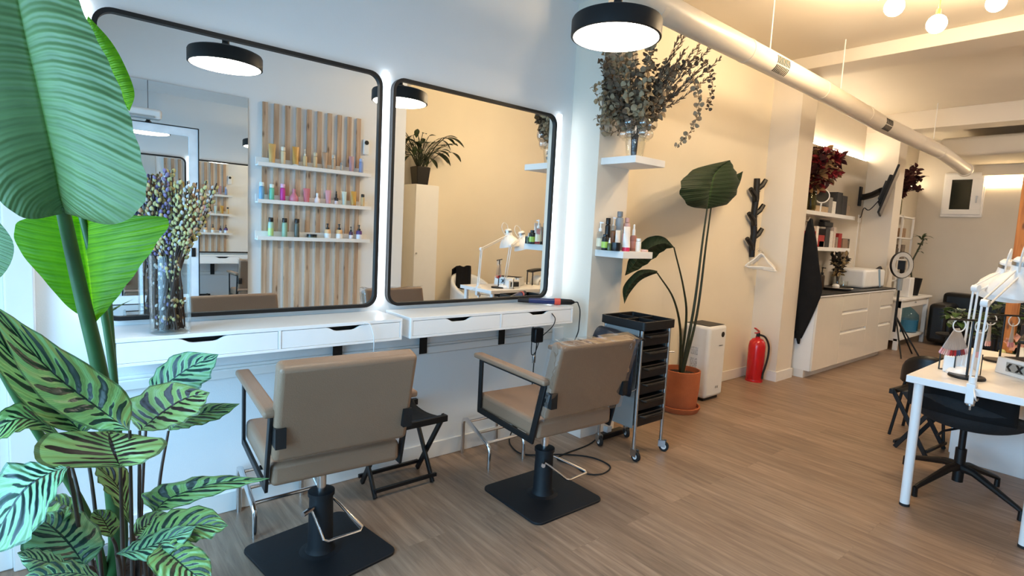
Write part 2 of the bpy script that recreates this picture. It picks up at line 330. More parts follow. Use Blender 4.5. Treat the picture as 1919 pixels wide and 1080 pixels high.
# near end wall with the big shop window on the left of the picture
mb=MB(); mb.box(-1.25,-1.1,-3.16,.3,0,.12); mb.box(-1.25,-1.1,-3.16,.3,2.2,3.3); mb.box(-1.25,-1.1,-3.16,-2.95,.12,2.2); mb.box(-1.25,-1.1,-.5,.3,.12,2.2); struct('wall_near',mb,'white_wall')
mb=MB()
for y in (-2.95,-1.74,-.56): mb.box(-1.2,-1.13,y,y+.06,.12,2.2)
for z in (.12,2.14): mb.box(-1.2,-1.13,-2.95,-.5,z,z+.06)
w1=struct('window_1',mb,'trim',bevel=.004)
g=MB().box(-1.172,-1.166,-2.9,-.55,.17,2.15).build('pane','glass',w1)
# white door and casing on the mirror wall, at the left edge of the picture
mb=MB(); mb.box(-.98,-.90,-.05,.0,0,2.25); mb.box(-.17,-.085,-.05,0,0,2.25); mb.box(-.98,-.085,-.05,0,2.17,2.25); d1=struct('door_1',mb,'trim',bevel=.006)
mb=MB(); mb.box(-.90,-.17,-.02,-.001,0,2.17); mb.box(-.86,-.77,-.032,-.02,.12,2.1); mb.box(-.30,-.21,-.032,-.02,.12,2.1); mb.box(-.77,-.30,-.032,-.02,.12,.3); mb.box(-.77,-.30,-.032,-.02,1.98,2.1); mb.build('door_leaf','trim',d1,bevel=.005)
# rails and baseboards
def U2(*a): pass
mb=MB(); mb.box(-.08,2.725,-.022,0,.655,.70); mb.box(-.08,2.725,-.014,0,.70,.715); struct('trim_4',mb,'trim',bevel=.006)
struct('baseboard_left',bx(-.08,2.725,-.015,0,0,.10),'trim',bevel=.004)
mb=MB(); mb.box(2.71,3.06,-.285,-.27,0,.10); mb.box(2.71,2.725,-.27,-.015,0,.10); struct('baseboard_pillar',mb,'trim')
struct('baseboard_middle',bx(3.05,5.55,-.015,0,0,.10),'trim',bevel=.004)
mb=MB(); mb.box(5.545,5.56,-.30,-.015,0,.10); mb.box(5.545,5.915,-.315,-.30,0,.10); struct('baseboard_column',mb,'trim')
mb=MB(); mb.box(8.545,8.56,-.30,.06,0,.10); mb.box(8.545,8.885,-.315,-.30,0,.10); struct('baseboard_far_column',mb,'trim')
struct('baseboard_far',bx(10.975,10.99,-3.6,.06,0,.10),'trim')
# far window and lit cove
mb=MB()
y0,y1,z0,z1=-.79,-.30,2.02,2.66
mb.box(10.955,10.99,y0-.02,y1+.02,z0-.04,z1+.02); w2=struct('window_2',mb,'trim',bevel=.004)
mb=MB(); mb.box(10.93,10.96,y0,y1,z0,z0+.08); mb.box(10.93,10.96,y0,y1,z1-.09,z1); mb.box(10.93,10.96,y0,y0+.14,z0+.08,z1-.09); mb.box(10.93,10.96,y1-.09,y1,z0+.08,z1-.09); mb.build('sash','trim',w2,bevel=.004)
mb=MB().box(10.935,10.945,y0+.14,y1-.09,z0+.08,z1-.09).build('pane',mat('dark_window_glass','#23261f',.15,var=.05),w2)
mb=MB(); mb.cyl((10.93,y0+.06,2.3),(10.90,y0+.06,2.3),.012); mb.box(10.895,10.91,y0+.05,y0+.07,2.2,2.31); mb.build('handle','steel',w2)
mb=MB(); mb.box(10.90,10.99,-1.9,-.76,2.62,2.78); t5=struct('trim_5',mb,'grey_wall')
t=MB().box(10.955,10.988,-1.28,-.78,2.46,2.60).build('cove_light','cove'); tag(t,'glowing rectangular warm light panel high on the far wall, right of the small window','light')
# LED strips washing the alcove walls above the cladding
t=MB().box(5.95,8.5,.07,.085,2.600,2.612).build('led_strip','warmled'); tag(t,'long warm white LED strip glowing along the top edge of the alcove cladding','light strip')
t=MB().box(8.92,10.9,.07,.085,2.420,2.432).build('led_strip','warmled'); tag(t,'warm LED strip behind the red branches on the shelf tower','light strip')
# ================================================================== MIRROR STATIONS
def rrect(x0,x1,z0,z1,r,n=8):
    p=[]
    for cx,cz,a in ((x1-r,z1-r,0),(x0+r,z1-r,90),(x0+r,z0+r,180),(x1-r,z0+r,270)):
        for i in range(n+1):
            t=math.radians(a+90*i/n); p.append((cx+r*math.cos(t),cz+r*math.sin(t)))
    return p
def ring(mb,o,i,a,b,axis='y'):
    def P(u,v,w): return {'y':(u,w,v),'z':(u,v,w),'x':(w,u,v)}[axis]
    n=len(o); vs=[P(*p,a) for p in o]+[P(*p,a) for p in i]+[P(*p,b) for p in o]+[P(*p,b) for p in i]
    fs=[]
    for k in range(n):
        q=(k+1)%n; fs+=[(k,q,n+q,n+k),(2*n+k,3*n+k,3*n+q,2*n+q),(k,2*n+k,2*n+q,q),(n+k,n+q,3*n+q,3*n+k)]
    mb.add(vs,fs)
Z0,Z1=.956,2.192
for x0,x1,lb in ((.100,1.298,'large square black framed wall mirror behind the glass vase of willow branches'),(1.358,2.557,'black framed wall mirror with rounded corners nearest the pillar, hair styling wand below it')):
    t=thing('wall_mirror',lb,'mirror',((x0+x1)/2,-.02,Z0),group='station mirrors')
    mb=MB(); ring(mb,rrect(x0,x1,Z0,Z1,.07),rrect(x0+.017,x1-.017,Z0+.017,Z1-.017,.055),-.035,-.002); mb.build('frame','black',t)
    p=rrect(x0+.012,x1-.012,Z0+.012,Z1-.012,.06); mb=MB(); mb.prism(p,-.02,-.006); mb.build('mirror_glass','mirror',t,smooth=False)
for x,lb in ((.078,'bright vertical LED strip left of the large mirror, beside the big leaf'),(1.328,'bright vertical LED strip between the two framed mirrors'),(2.600,'bright vertical LED strip right of the second mirror, next to the pillar')):
    t=MB().box(x-.009,x+.009,-.024,-.004,Z0+.01,Z1+.015).build('led_light_strip','strip',bevel=.003); tag(t,lb,'light strip','vertical LED strips beside the mirrors')
# floating drawer shelves
ZS=.9316
def drawer_shelf(x0,lb):
    x1=x0+1.19; t=thing('drawer_shelf',lb,'shelf',((x0+x1)/2,-.145,ZS-.11),group='wall drawer shelves'); T=.012
    mb=MB(); mb.box(x0,x1,-.29,-.002,ZS-.016,ZS); mb.box(x0,x1,-.29,-.002,ZS-.11,ZS-.11+T); mb.box(x0,x0+T,-.29,-.002,ZS-.098,ZS-.016); mb.box(x1-T,x1,-.29,-.002,ZS-.098,ZS-.016); xm=(x0+x1)/2; mb.box(xm-T/2,xm+T/2,-.29,-.002,ZS-.098,ZS-.016); mb.box(x0+T,x1-T,-.012,-.002,ZS-.098,ZS-.016)
    mb.build('body','white',t,bevel=.0012)
    for a,b in ((x0+T+.002,xm-T/2-.002),(xm+T/2+.002,x1-T-.002)):
        c=(a+b)/2; zt=ZS-.018; zb=ZS-.0965; o=[(a,zb),(b,zb),(b,zt),(c+.09,zt),(c+.075,zt-.004),(c+.05,zt-.017),(c+.035,zt-.02),(c-.035,zt-.02),(c-.05,zt-.017),(c-.075,zt-.004),(c-.09,zt),(a,zt)]
        mb=MB(); mb.prism(o,-.288,-.274); d=mb.build('drawer','white',t,bevel=.0008,smooth=False)
        mb=MB(); mb.box(a+.004,b-.004,-.273,-.03,zb+.001,zb+.006); mb.box(a+.004,a+.012,-.273,-.03,zb+.006,zt-.02); mb.box(b-.012,b-.004,-.273,-.03,zb+.006,zt-.02); mb.box(a+.012,b-.012,-.245,-.24,zb+.006,zt-.001); mb.build('drawer_box','blackp',d)
    return t
ds1=drawer_shelf(.130,'long white floating shelf with two drawers holding the glass vase'); ds2=drawer_shelf(1.368,'white floating drawer shelf under the right mirror, hair wand on top')
def bracket(x,lb):
    mb=MB(); mb.box(x-.025,x+.025,-.026,-.0225,ZS-.27,ZS-.111); mb.box(x-.025,x+.025,-.22,-.0225,ZS-.116,ZS-.1105); mb.prism([(-.026,ZS-.13),(-.026,ZS-.116),(-.12,ZS-.116)],x-.004,x+.004,'x'); t=mb.build('shelf_bracket','black'); tag(t,lb,'bracket','shelf brackets')
for x,lb in ((.35,'black shelf bracket under the left end of the first drawer shelf'),(1.09,'black angle bracket under the long shelf, right behind the first salon chair'),(1.60,'black bracket under the left half of the second drawer shelf'),(2.18,'black bracket under the second shelf beside the hanging power adapter')): bracket(x,lb)
# ================================================================== SALON CHAIRS
def salon_chair(loc,rz,lb,brz,dz,lever,wrap=False):
    t=thing('salon_chair',lb,'chair',loc,rz,'salon chairs'); k=dict(parent=t,world=False)
    p=rrect(-.235,.235,-.235,.235,.045,6); c,s=math.cos(brz),math.sin(brz); p=[(x*c-y*s,x*s+y*c) for x,y in p]
    mb=MB(); mb.prism(p,0,.012,'z'); mb.build('base_plate','base',bevel=.003,**k)
    H=.265+dz
    mb=MB(); mb.lathe([(.085,.0122),(.062,.018),(.052,.04),(.048,H-.02),(.054,H-.018),(.054,H-.002),(.047,H),(.02,H)],(0,0,0),32); mb.build('pump_column','base',**k)
    mb=MB(); mb.cyl((0,0,H-.01),(0,0,.425+dz),.019); mb.build('piston','chrome',**k)
    mb=MB(); mb.box(-.12,.12,-.12,.12,.418+dz,.43+dz); mb.box(-.24,.24,-.015,.015,.41+dz,.42+dz); mb.build('seat_plate','black',bevel=.003,**k)
    # seat and backrest cushions
    mb=MB(); mb.box(-.245,.245,-.235,.30,.43+dz,.52+dz); mb.build('seat','vinyl',bevel=.022,seg=4,**k)
    a=math.atan2(.09,.36); mb=MB().at((0,-.25,.55+dz),(a,0,0)); mb.box(-.25,.25,-.035,.04,0,.375); br=mb.build('backrest','vinyl',bevel=.02,seg=4,**k)
    def bkp(x,y,z):  # point on the leaning back
        return (x,-.25+y*math.cos(a)-z*math.sin(a),.55+dz+y*math.sin(a)+z*math.cos(a))
    if wrap:
        mb=MB(); r=random.Random(3)
        nx,nz=34,26; rows=[]
        for i in range(nz+1):
            row=[]
            for j in range(nx+1):
                u=j/nx; v=i/nz; x=-.254+.508*u; z=-.003+.385*v; e=max(0,.10-u)/.10; y=-.0395-.005*abs(math.sin(u*9+v*4))*(.3+e)-.006*e*abs(math.sin(v*31+u*17))-.0015*math.sin(u*40+v*13)*math.sin(v*23); row.append(bkp(x,y,z))
            rows.append(row)
        mb.grid(rows)
        rows=[]
        for i in range(nz+1):
            v=i/nz; rows.append([bkp(-.2545-.004*abs(math.sin(v*33+q*2.1))*(q%2*.6+.4),-.0385+q*.0205,-.003+.385*v) for q in range(5)])
        mb.grid(rows)
        rows=[]
        for j in range(nx+1):
            u=j/nx; rows.append([bkp(-.254+.508*u,-.0385+q*.0205,.3795+.0035*math.sin(u*23+q)*(1 if u<.2 else .4)+(.012*max(0,.08-u)/.08)) for q in range(5)])
        mb.grid(rows); mb.build('plastic_wrap','film',parent=br,world=False,ang=60)
    for sx in (-1,1):
        x0=sx*.251; x1=sx*.263
        def bar(mb,p,q,w):
            d=Vector((0,q[0]-p[0],q[1]-p[1])).normalized(); n=Vector((0,-d.z,d.y))*w/2
            o=[(p[0]+n.y,p[1]+n.z),(p[0]-n.y,p[1]-n.z),(q[0]-n.y,q[1]-n.z),(q[0]+n.y,q[1]+n.z)]; mb.prism(o,min(x0,x1),max(x0,x1),'x')
        mb=MB(); A=(.262,.708+dz);B=(.262,.435+dz);C_=(-.20,.425+dz);D_=(-.275,.708+dz)
        bar(mb,(A[0],A[1]),(B[0],B[1]-.012),.03); bar(mb,(B[0]+.013,B[1]-.003),(C_[0]-.012,C_[1]-.0),.03); bar(mb,(C_[0],C_[1]-.012),(D_[0],D_[1]),.034); bar(mb,(A[0]+.015,A[1]),(D_[0]-.015,D_[1]),.014)
        mb.build('arm_frame','black',bevel=.002,**k)
        mb=MB(); mb.box(sx*.257-.028,sx*.257+.028,-.305,.305,.7152+dz,.742+dz); mb.build('armrest','vinyl',bevel=.01,seg=3,**k)
        mb=MB(); q=[bkp(0,-.037,.07),bkp(0,-.037,.145)]; xa,xb=sorted((sx*.215,sx*.2505)); mb.box(xa,xb,q[1][1]-.006,q[0][1]-.001,q[0][2],q[1][2]); mb.box(*sorted((sx*.2505,sx*.2508)),q[1][1]-.006,q[0][1]+.05,q[0][2],q[1][2]); mb.build('bracket','black',bevel=.003,**k)
    # foot pump lever: a chrome loop pivoting in the column
    P1,P2=lever; inv=root_inv(t); P1,P2=inv@Vector(P1),inv@Vector(P2); d=((P1+P2)/2); d.z=0; d.normalize(); n=Vector((-d.y,d.x,0))
    if (P1-P2).dot(n)<0: n=-n
    S1=n*.062+Vector((0,0,H-.055)); S2=-n*.062+Vector((0,0,H-.055))
    mb=MB(); mb.tube([S1+n*.035-d*.004,S1,S1+(P1-S1)*.25+Vector((0,0,.004)),S1+(P1-S1)*.93,P1+(P2-P1)*.1,P1+(P2-P1)*.9,S2+(P2-S2)*.93,S2+(P2-S2)*.25+Vector((0,0,.004)),S2,S2*.8+Vector((0,0,(H-.055)*.2))],.0062,10); mb.tube([S1*.8+Vector((0,0,(H-.055)*.2)),S1+n*.05],.011,10); mb.build('pump_lever','chrome',**k)
    return t
sc1=salon_chair((.816,-.575,0),-.075,'taupe salon chair with bare smooth backrest, nearest the camera in front of the large mirror',.22,.012,((0.795,-0.677,0.100),(0.964,-0.679,0.100)))
sc2=salon_chair((1.950,-.735,0),-.062,'taupe salon chair whose backrest is still wrapped in clear plastic, beside the black trolley',.05,0,((2.002,-0.873,0.120),(2.166,-0.861,0.120)),True)
def footrest(x0,x1,y0,y1,lb):
    t=thing('footrest',lb,'footrest',((x0+x1)/2,(y0+y1)/2,0),group='chrome footrests'); zb,zf=.225,.125
    def side(x): return [(x,y1,0),(x,y1,zb-.035),(x,y1-.01,zb-.008),(x,y1-.035,zb),(x,y0+.03,zf+.02),(x,y0+.006,zf),(x,y0,zf-.03),(x,y0,0)]
    for x in (x0,x1): MB().tube(side(x),.0125,12).build('side_frame','chrome',t)
    for f in (.0,.5,.95):
        y=y1-.05+(y0+.035-(y1-.05))*f; z=zb-.008+(zf+.02-zb)*f; MB().tube([(x0,y,z),(x1,y,z)],.0095,10).build('rung','chrome',t)
footrest(.620,.912,-.315,-.035,'chrome tube footrest on the floor in front of the nearest salon chair'); footrest(1.893,2.157,-.328,-.045,'chrome tube footrest against the baseboard before the plastic wrapped chair')
# folding stool
def folding_stool(loc,rz,lb,L=.33,Wd=.205,H=.40,spread=.1):
    t=thing('folding_stool',lb,'stool',loc,rz,'black folding stools'); k=dict(parent=t,world=False)
    for x in (-L/2+.012,L/2-.012):
        for s,xo in ((1,-.009),(-1,.009)):
            d=Vector((0,s*(Wd+spread),H)); 
            mb=MB(); p=Vector((x+xo,-s*Wd/2,0.004)); q=Vector((x+xo,s*(Wd/2+spread),H)); n=(q-p).normalized(); w=Vector((0,-n.z,n.y))*.014
            mb.prism([((p+w).y,(p+w).z),((p-w).y,(p-w).z),((q-w).y,(q-w).z),((q+w).y,(q+w).z)],x+xo-.008,x+xo+.008,'x'); mb.build('leg','blackp',bevel=.003,**k)
    for y in (-Wd/2,Wd/2): MB().box(-L/2,L/2,y-.008,y+.008,.035,.055).build('stretcher','blackp',bevel=.002,**k)
    for y in (-(Wd/2+spread),(Wd/2+spread)): MB().box(-L/2-.015,L/2+.015,y-.014,y+.014,H-.035,H+.0).build('seat_rail','blackp',bevel=.003,**k)
    mb=MB(); rows=[[( -L/2+.03+(L-.06)*j/8, -(Wd/2+spread)+(Wd+2*spread)*i/10, H-.002-.02*math.sin(PI*i/10)) for j in range(9)] for i in range(11)]; mb.grid(rows); mb.build('seat','cloth',solid=.004,**k)
    return t
folding_stool((1.375,-.19,0),0,'black folding stool with crossed legs behind the nearest salon chair, against the wall',.36,.205,.40,.06)
folding_stool((4.69,-1.76,0),math.radians(-6),'black folding stool with crossed legs standing under the corner of the nail desk',.34,.20,.42,.05)
# ================================================================== TROLLEY
TX0,TX1,TY0,TY1=2.735,3.02,-.735,-.415
t=thing('salon_trolley','black salon trolley with a silver side panel and chrome casters between chair and pillar','trolley',((TX0+TX1)/2,(TY0+TY1)/2,0))
mb=MB(); mb.box(TX0-.006,TX0,TY0+.03,TY1-.02,.20,.83); sp=mb.build('side_panel','alu',t,bevel=.002)
MB().cyl((TX0-.006,TY0+.11,.775),(TX0-.012,TY0+.11,.775),.028).build('hole_cap','blackp',sp)
MB().box(TX1,TX1+.006,TY0+.03,TY1-.02,.20,.83).build('side_panel','alu',t)
mb=MB(); o=rrect(TX0-.02,TX1+.02,TY0-.02,TY1+.02,.02,4); i=rrect(TX0-.008,TX1+.008,TY0-.008,TY1+.008,.015,4); ring(mb,o,i,.835,.888,'z'); mb.prism(i,.83,.842,'z'); mb.box((TX0+TX1)/2-.004,(TX0+TX1)/2+.004,TY0,TY1,.842,.885); mb.box(TX0,TX1,TY0+.15,TY0+.158,.842,.885); mb.build('top_tray','blackp',t,bevel=.002)
for k in range(6):
    z=.215+k*.103; mb=MB(); mb.box(TX0+.008,TX1-.008,TY0+.004,TY1-.02,z,z+.08); dr=mb.build('drawer','blackp',t,bevel=.004)
    mb=MB(); mb.tube([(TX0+.03,TY0+.006,z+.066),(TX0+.05,TY0-.012,z+.06),(TX1-.05,TY0-.012,z+.06),(TX1-.03,TY0+.006,z+.066)],[.006,.010,.010,.006],8); mb.build('handle','blackp',dr)
for x,y in ((TX0,TY0+.012),(TX0,TY1-.012),(TX1,TY0+.012),(TX1,TY1-.012)):
    p=MB().tube([(x,y,.075),(x,y,.83)],.011,12).build('post','steel',t)
    a=R.uniform(-.6,.9); dx,dy=math.sin(a)*.022,-math.cos(a)*.022
    mb=MB(); mb.at((x,y,0),(0,0,a)); mb.cyl((0,0,.078),(0,0,.07),.016); mb.box(-.016,-.0125,-.035,.012,.03,.076); mb.box(.0125,.016,-.035,.012,.03,.076); mb.box(-.016,.016,-.022,.012,.07,.076); cs=mb.build('caster','steel',t)
    mb=MB(); mb.at((x,y,0),(0,0,a)); mb.cyl((-.011,-.024,.0335),(.011,-.024,.0335),.033,n=24); mb.build('wheel','rubber',cs,bevel=.003)
    mb=MB(); mb.at((x,y,0),(0,0,a)); mb.cyl((-.0125,-.024,.0335),(.0125,-.024,.0335),.018,n=16); mb.build('hub','matwhite',cs)
MB().tube([(TX0-.008,TY0+.02,.46),(TX0-.05,TY0+.02,.452),(TX0-.052,TY0+.12,.455),(TX0-.008,TY0+.17,.46)],.003,8).build('wire_loop','chrome',t)
MB().tube([(TX1+.006,TY0+.03,.665),(TX1+.05,TY0-.0,.665),(TX1+.055,TY0+.1,.665),(TX1+.006,TY0+.12,.665)],.004,8).build('wire_loop','chrome',t)
# black cape folded over the side of the trolley
mb=MB(); rows=[]
prof=[(.775,.0),(.80,-.02),(.79,-.06),(.74,-.085),(.66,-.09),(.56,-.085),(.48,-.075),(.42,-.07)]
for z,dx in prof:
    rows.append([(TX0-.022+dx-.010*math.sin(j*1.3+z*8),TY0-.045+.36*j/12 + .10*(.80-z),z+.02*(j/12)) for j in range(13)])
mb.grid(rows); t=mb.build('folded_cape','navy',solid=.012,sub=1); tag(t,'dark navy cape folded over the silver side of the trolley, behind the wrapped chair','cape')
# power strip and cord on the floor
mb=MB(); mb.box(2.80,3.05,-.40,-.35,.0,.04); ps=t=mb.build('power_strip','blackp',bevel=.006); tag(t,'black power strip lying on the floor behind the trolley casters','power strip')
mb=MB(); mb.box(2.86,2.91,-.395,-.355,.041,.085); t=mb.build('plug_adapter','matwhite',bevel=.006); tag(t,'white plug adapter sitting in the power strip near the pillar base','plug')
mb=MB(); mb.tube(sm([(2.316,-0.020,0.058),(2.231,-0.101,0.010),(2.188,-0.265,0.006),(2.273,-0.347,0.005),(2.423,-0.434,0.005),(2.533,-0.563,0.005),(2.532,-0.710,0.005),(2.417,-0.756,0.005),(2.336,-0.703,0.005),(2.353,-0.575,0.005),(2.346,-0.441,0.005),(2.650,-0.407,0.005),(2.80,-.375,.02)],8),.0045,8); mb.build('cord','rubber',ps)
# wand, adapter, cables on the drawer shelves
t=thing('hair_wand','navy hair styling wand with coral red collar lying on the right end of the shelf','hair tool',(2.5,-.23,ZS))
a=Vector((2.33,-.10,ZS+.024)); b=Vector((2.565,-.262,ZS+.024)); d=(b-a).normalized()
MB().tube([a,a+d*.17],[.017,.0205],16).build('barrel',mat('navy_enamel','#1f2c5c',.3,var=.05),t); MB().tube([a+d*.17,a+d*.21],.0225,16).build('collar',mat('coral_plastic','#d9503f',.35),t); MB().tube([a+d*.21,b,b+d*.02],[.021,.018,.008],16).build('handle_cap','blackp',t)
MB().tube([a-d*.07,a],[.014,.017],16).build('tip','blackp',t)
MB().tube(sm([b+d*.018,b+d*.04+Vector((0,0,0)),(2.60,-.292,ZS+.012),(2.61,-.302,ZS-.03),(2.612,-.30,ZS-.12),(2.60,-.296,ZS-.2),(2.59,-.2,.55),(2.58,-.05,.35),(2.57,-.02,.12)],6),.004,8).build('cord','rubber',t)
t=thing('power_adapter','black power adapter hanging on its cables beneath the second drawer shelf','adapter',(2.337,-0.200,0.701))
c=Vector((2.334,-0.200,0.750)); mb=MB(); mb.box(c.x-.035,c.x+.035,c.y-.025,c.y+.025,c.z-.055,c.z+.04); mb.build('brick','blackp',t,bevel=.008)
MB().tube(sm([(c.x+.03,-.292,ZS-.035),(c.x+.055,-.30,ZS-.07),(c.x+.045,-.29,ZS-.12),(c.x+.03,-.22,c.z-.01)],6),.003,8).build('cable','rubber',t)
MB().tube(sm([(c.x,c.y,c.z-.05),(c.x-.005,c.y,c.z-.11),(c.x-.015,c.y,c.z-.17),(c.x-.02,c.y,c.z-.34)],6),.0035,8).build('cable','rubber',t)
MB().tube(sm([(c.x-.04,-.2,ZS-.12),(c.x-.045,-.2,c.z-.05),(c.x-.04,c.y,c.z-.13),(c.x-.01,c.y,c.z-.12),(c.x+.02,c.y,c.z-.05)],6),.003,8).build('cable','rubber',t)
MB().box(c.x-.028,c.x-.008,c.y-.008,c.y+.008,c.z-.19,c.z-.14).build('cable_switch','steel',t,bevel=.003)
mb=MB(); mb.tube(sm([(1.114,-0.294,0.923),(1.139,-0.300,0.917),(1.155,-0.302,0.879),(1.163,-0.300,0.830),(1.181,-0.260,0.761),(1.249,-0.100,0.638)],6),.0028,8); t=mb.build('charging_cable','matwhite'); tag(t,'thin white cable hanging out of the drawer above the first salon chair','cable')
mb=MB(); c=(2.682,-0.040,0.692); mb.box(c[0]-.05,c[0]+.05,-.045,-.0225,c[2]-.05,c[2]+.05); t=mb.build('wall_socket','matwhite',bevel=.006); tag(t,'white wall socket box under the right end of the second drawer shelf','socket')
# ================================================================== PENDANTS, CHANDELIER, DUCT
def pendant(loc,lb):
    t=thing('pendant_lamp',lb,'lamp',loc,0,'black disc pendants'); k=dict(parent=t,world=False)
    MB().lathe([(.198,.002),(.203,.004),(.203,.070),(.198,.080),(.18,.088),(.03,.108),(.0,.108)],(0,0,0),56).build('shade','black',**k)
    MB().lathe([(0,-.004),(.15,-.003),(.192,.002),(.197,.006),(.197,.012),(0,.012)],(0,0,0),56).build('diffuser','disc',**k)
    MB().lathe([(.03,.106),(.03,.13),(.02,.135),(.02,.165),(.008,.17),(0,.171)],(0,0,0),20).build('stem_cap','blackp',**k)
    MB().cyl((0,0,.165),(0,0,2.97-loc[2]),.0028,n=8).build('cord','blackp',**k); MB().cyl((0,0,2.94-loc[2]),(0,0,2.97-loc[2]),.05).build('ceiling_rose','black',**k)
    return t
p1=pendant((.775,-1.06,2.30),'black disc pendant lamp above the nearest chair, seen in the large mirror'); p2=pendant((1.932,-1.06,2.30),'large black disc pendant lamp glowing in front of the pillar, right of the mirrors')
HUB=Vector((4.373,-1.655,3.282))
t=thing('chandelier','brass branching ceiling chandelier with glowing globe bulbs above the nail desk','lamp',HUB)
MB().cyl(HUB-Vector((0,0,.05)),HUB+Vector((0,0,.06)),.03).build('hub','brass',t); MB().cyl(HUB,(HUB.x,HUB.y,3.22),.008).build('rod','brass',t); MB().cyl((HUB.x,HUB.y,3.19),(HUB.x,HUB.y,3.22),.06).build('ceiling_rose','brass',t)
for i,p in enumerate([(4.190,-1.687,2.829),(3.932,-1.525,2.899),(4.609,-1.886,3.027),(4.158,-1.361,3.112),(4.840,-1.706,3.408),(4.579,-1.409,3.485),(4.834,-1.911,3.306)]):
    p=Vector(p); d=(p-HUB).normalized(); k=HUB.lerp(p,.55)+Vector((0,0,.03)); e=p-d*.055
    ar=MB().tube([HUB,k,e],.0045,8).build('arm','brass',t); MB().tube([k-(k-HUB).normalized()*.03,k],.014,12).build('joint','brass',ar)
    MB().tube([e-d*.05,e,e+d*.01],[.014,.016,.02],14).build('socket','brass',ar); MB().ball(p,.055,20).build('bulb','bulb',ar)
t=thing('ventilation_duct','long white round ventilation duct hanging from rods under the ceiling','duct',(4.5,-.75,2.70))
ax=[(2.28,-.75,2.96),(2.28,-.75,2.84),(2.31,-.75,2.77),(2.38,-.75,2.735),(2.9,-.75,2.725),(3.95,-.75,2.722),(4.9,-.75,2.71),(6.3,-.75,2.675),(8.45,-.75,2.68)]
mD=mat('duct_paint','#e6dccb',.38,var=.01)
mb=MB(); mb.tube(ax+[(8.6,-.75,2.68),(9.0,-.75,2.66),(9.9,-.75,2.60)],.08,32); mb.build('pipe',mD,t,ang=50)
for x,z in ((2.62,2.730),(3.62,2.723),(4.87,2.711),(5.9,2.688),(7.6,2.678),(8.5,2.678)): MB().cyl((x-.02,-.75,z),(x+.02,-.75,z),.0825,n=32).build('joint_band',mD,t,bevel=.001)
MB().cyl((9.88,-.75,2.603),(9.93,-.75,2.598),.095,n=32).build('end_collar',mD,t)
for x,z in ((3.95,2.66),(5.27,2.66),(8.2,2.66)):
    MB().cyl((x,-.75,z+.13),(x,-.75,3.22),.005,n=8).build('rod','trim',t)
mS=mat('duct_slot_black','#16130f',.9)
for xc,zc in ((4.02,2.721),(6.35,2.675)):
    g=None
    for i in range(10):
        x=xc-.09+i*.02
        for a0,a1 in ((-62,-22),(-16,24)):
            mb=MB(); rows=[]
            for k in range(7):
                a=math.radians(a0+(a1-a0)*k/6); rows.append([(xx,-.75-.0815*math.cos(a),zc+.0815*math.sin(a)) for xx in (x-.0046,x+.0046)])
            mb.grid(rows); o=mb.build('slot',mS,t,solid=.0012)
# ================================================================== PILLAR SHELVES
for z,y0,lb in ((1.919,-.56,'upper white floating shelf on the pillar carrying the bubble vase'),(1.310,-.515,'lower white floating shelf on the pillar crowded with hair products')):
    t=MB().box(2.752,3.062,y0,-.271,z-.045,z).build('floating_shelf','trim',bevel=.002); tag(t,lb,'shelf','pillar shelves')
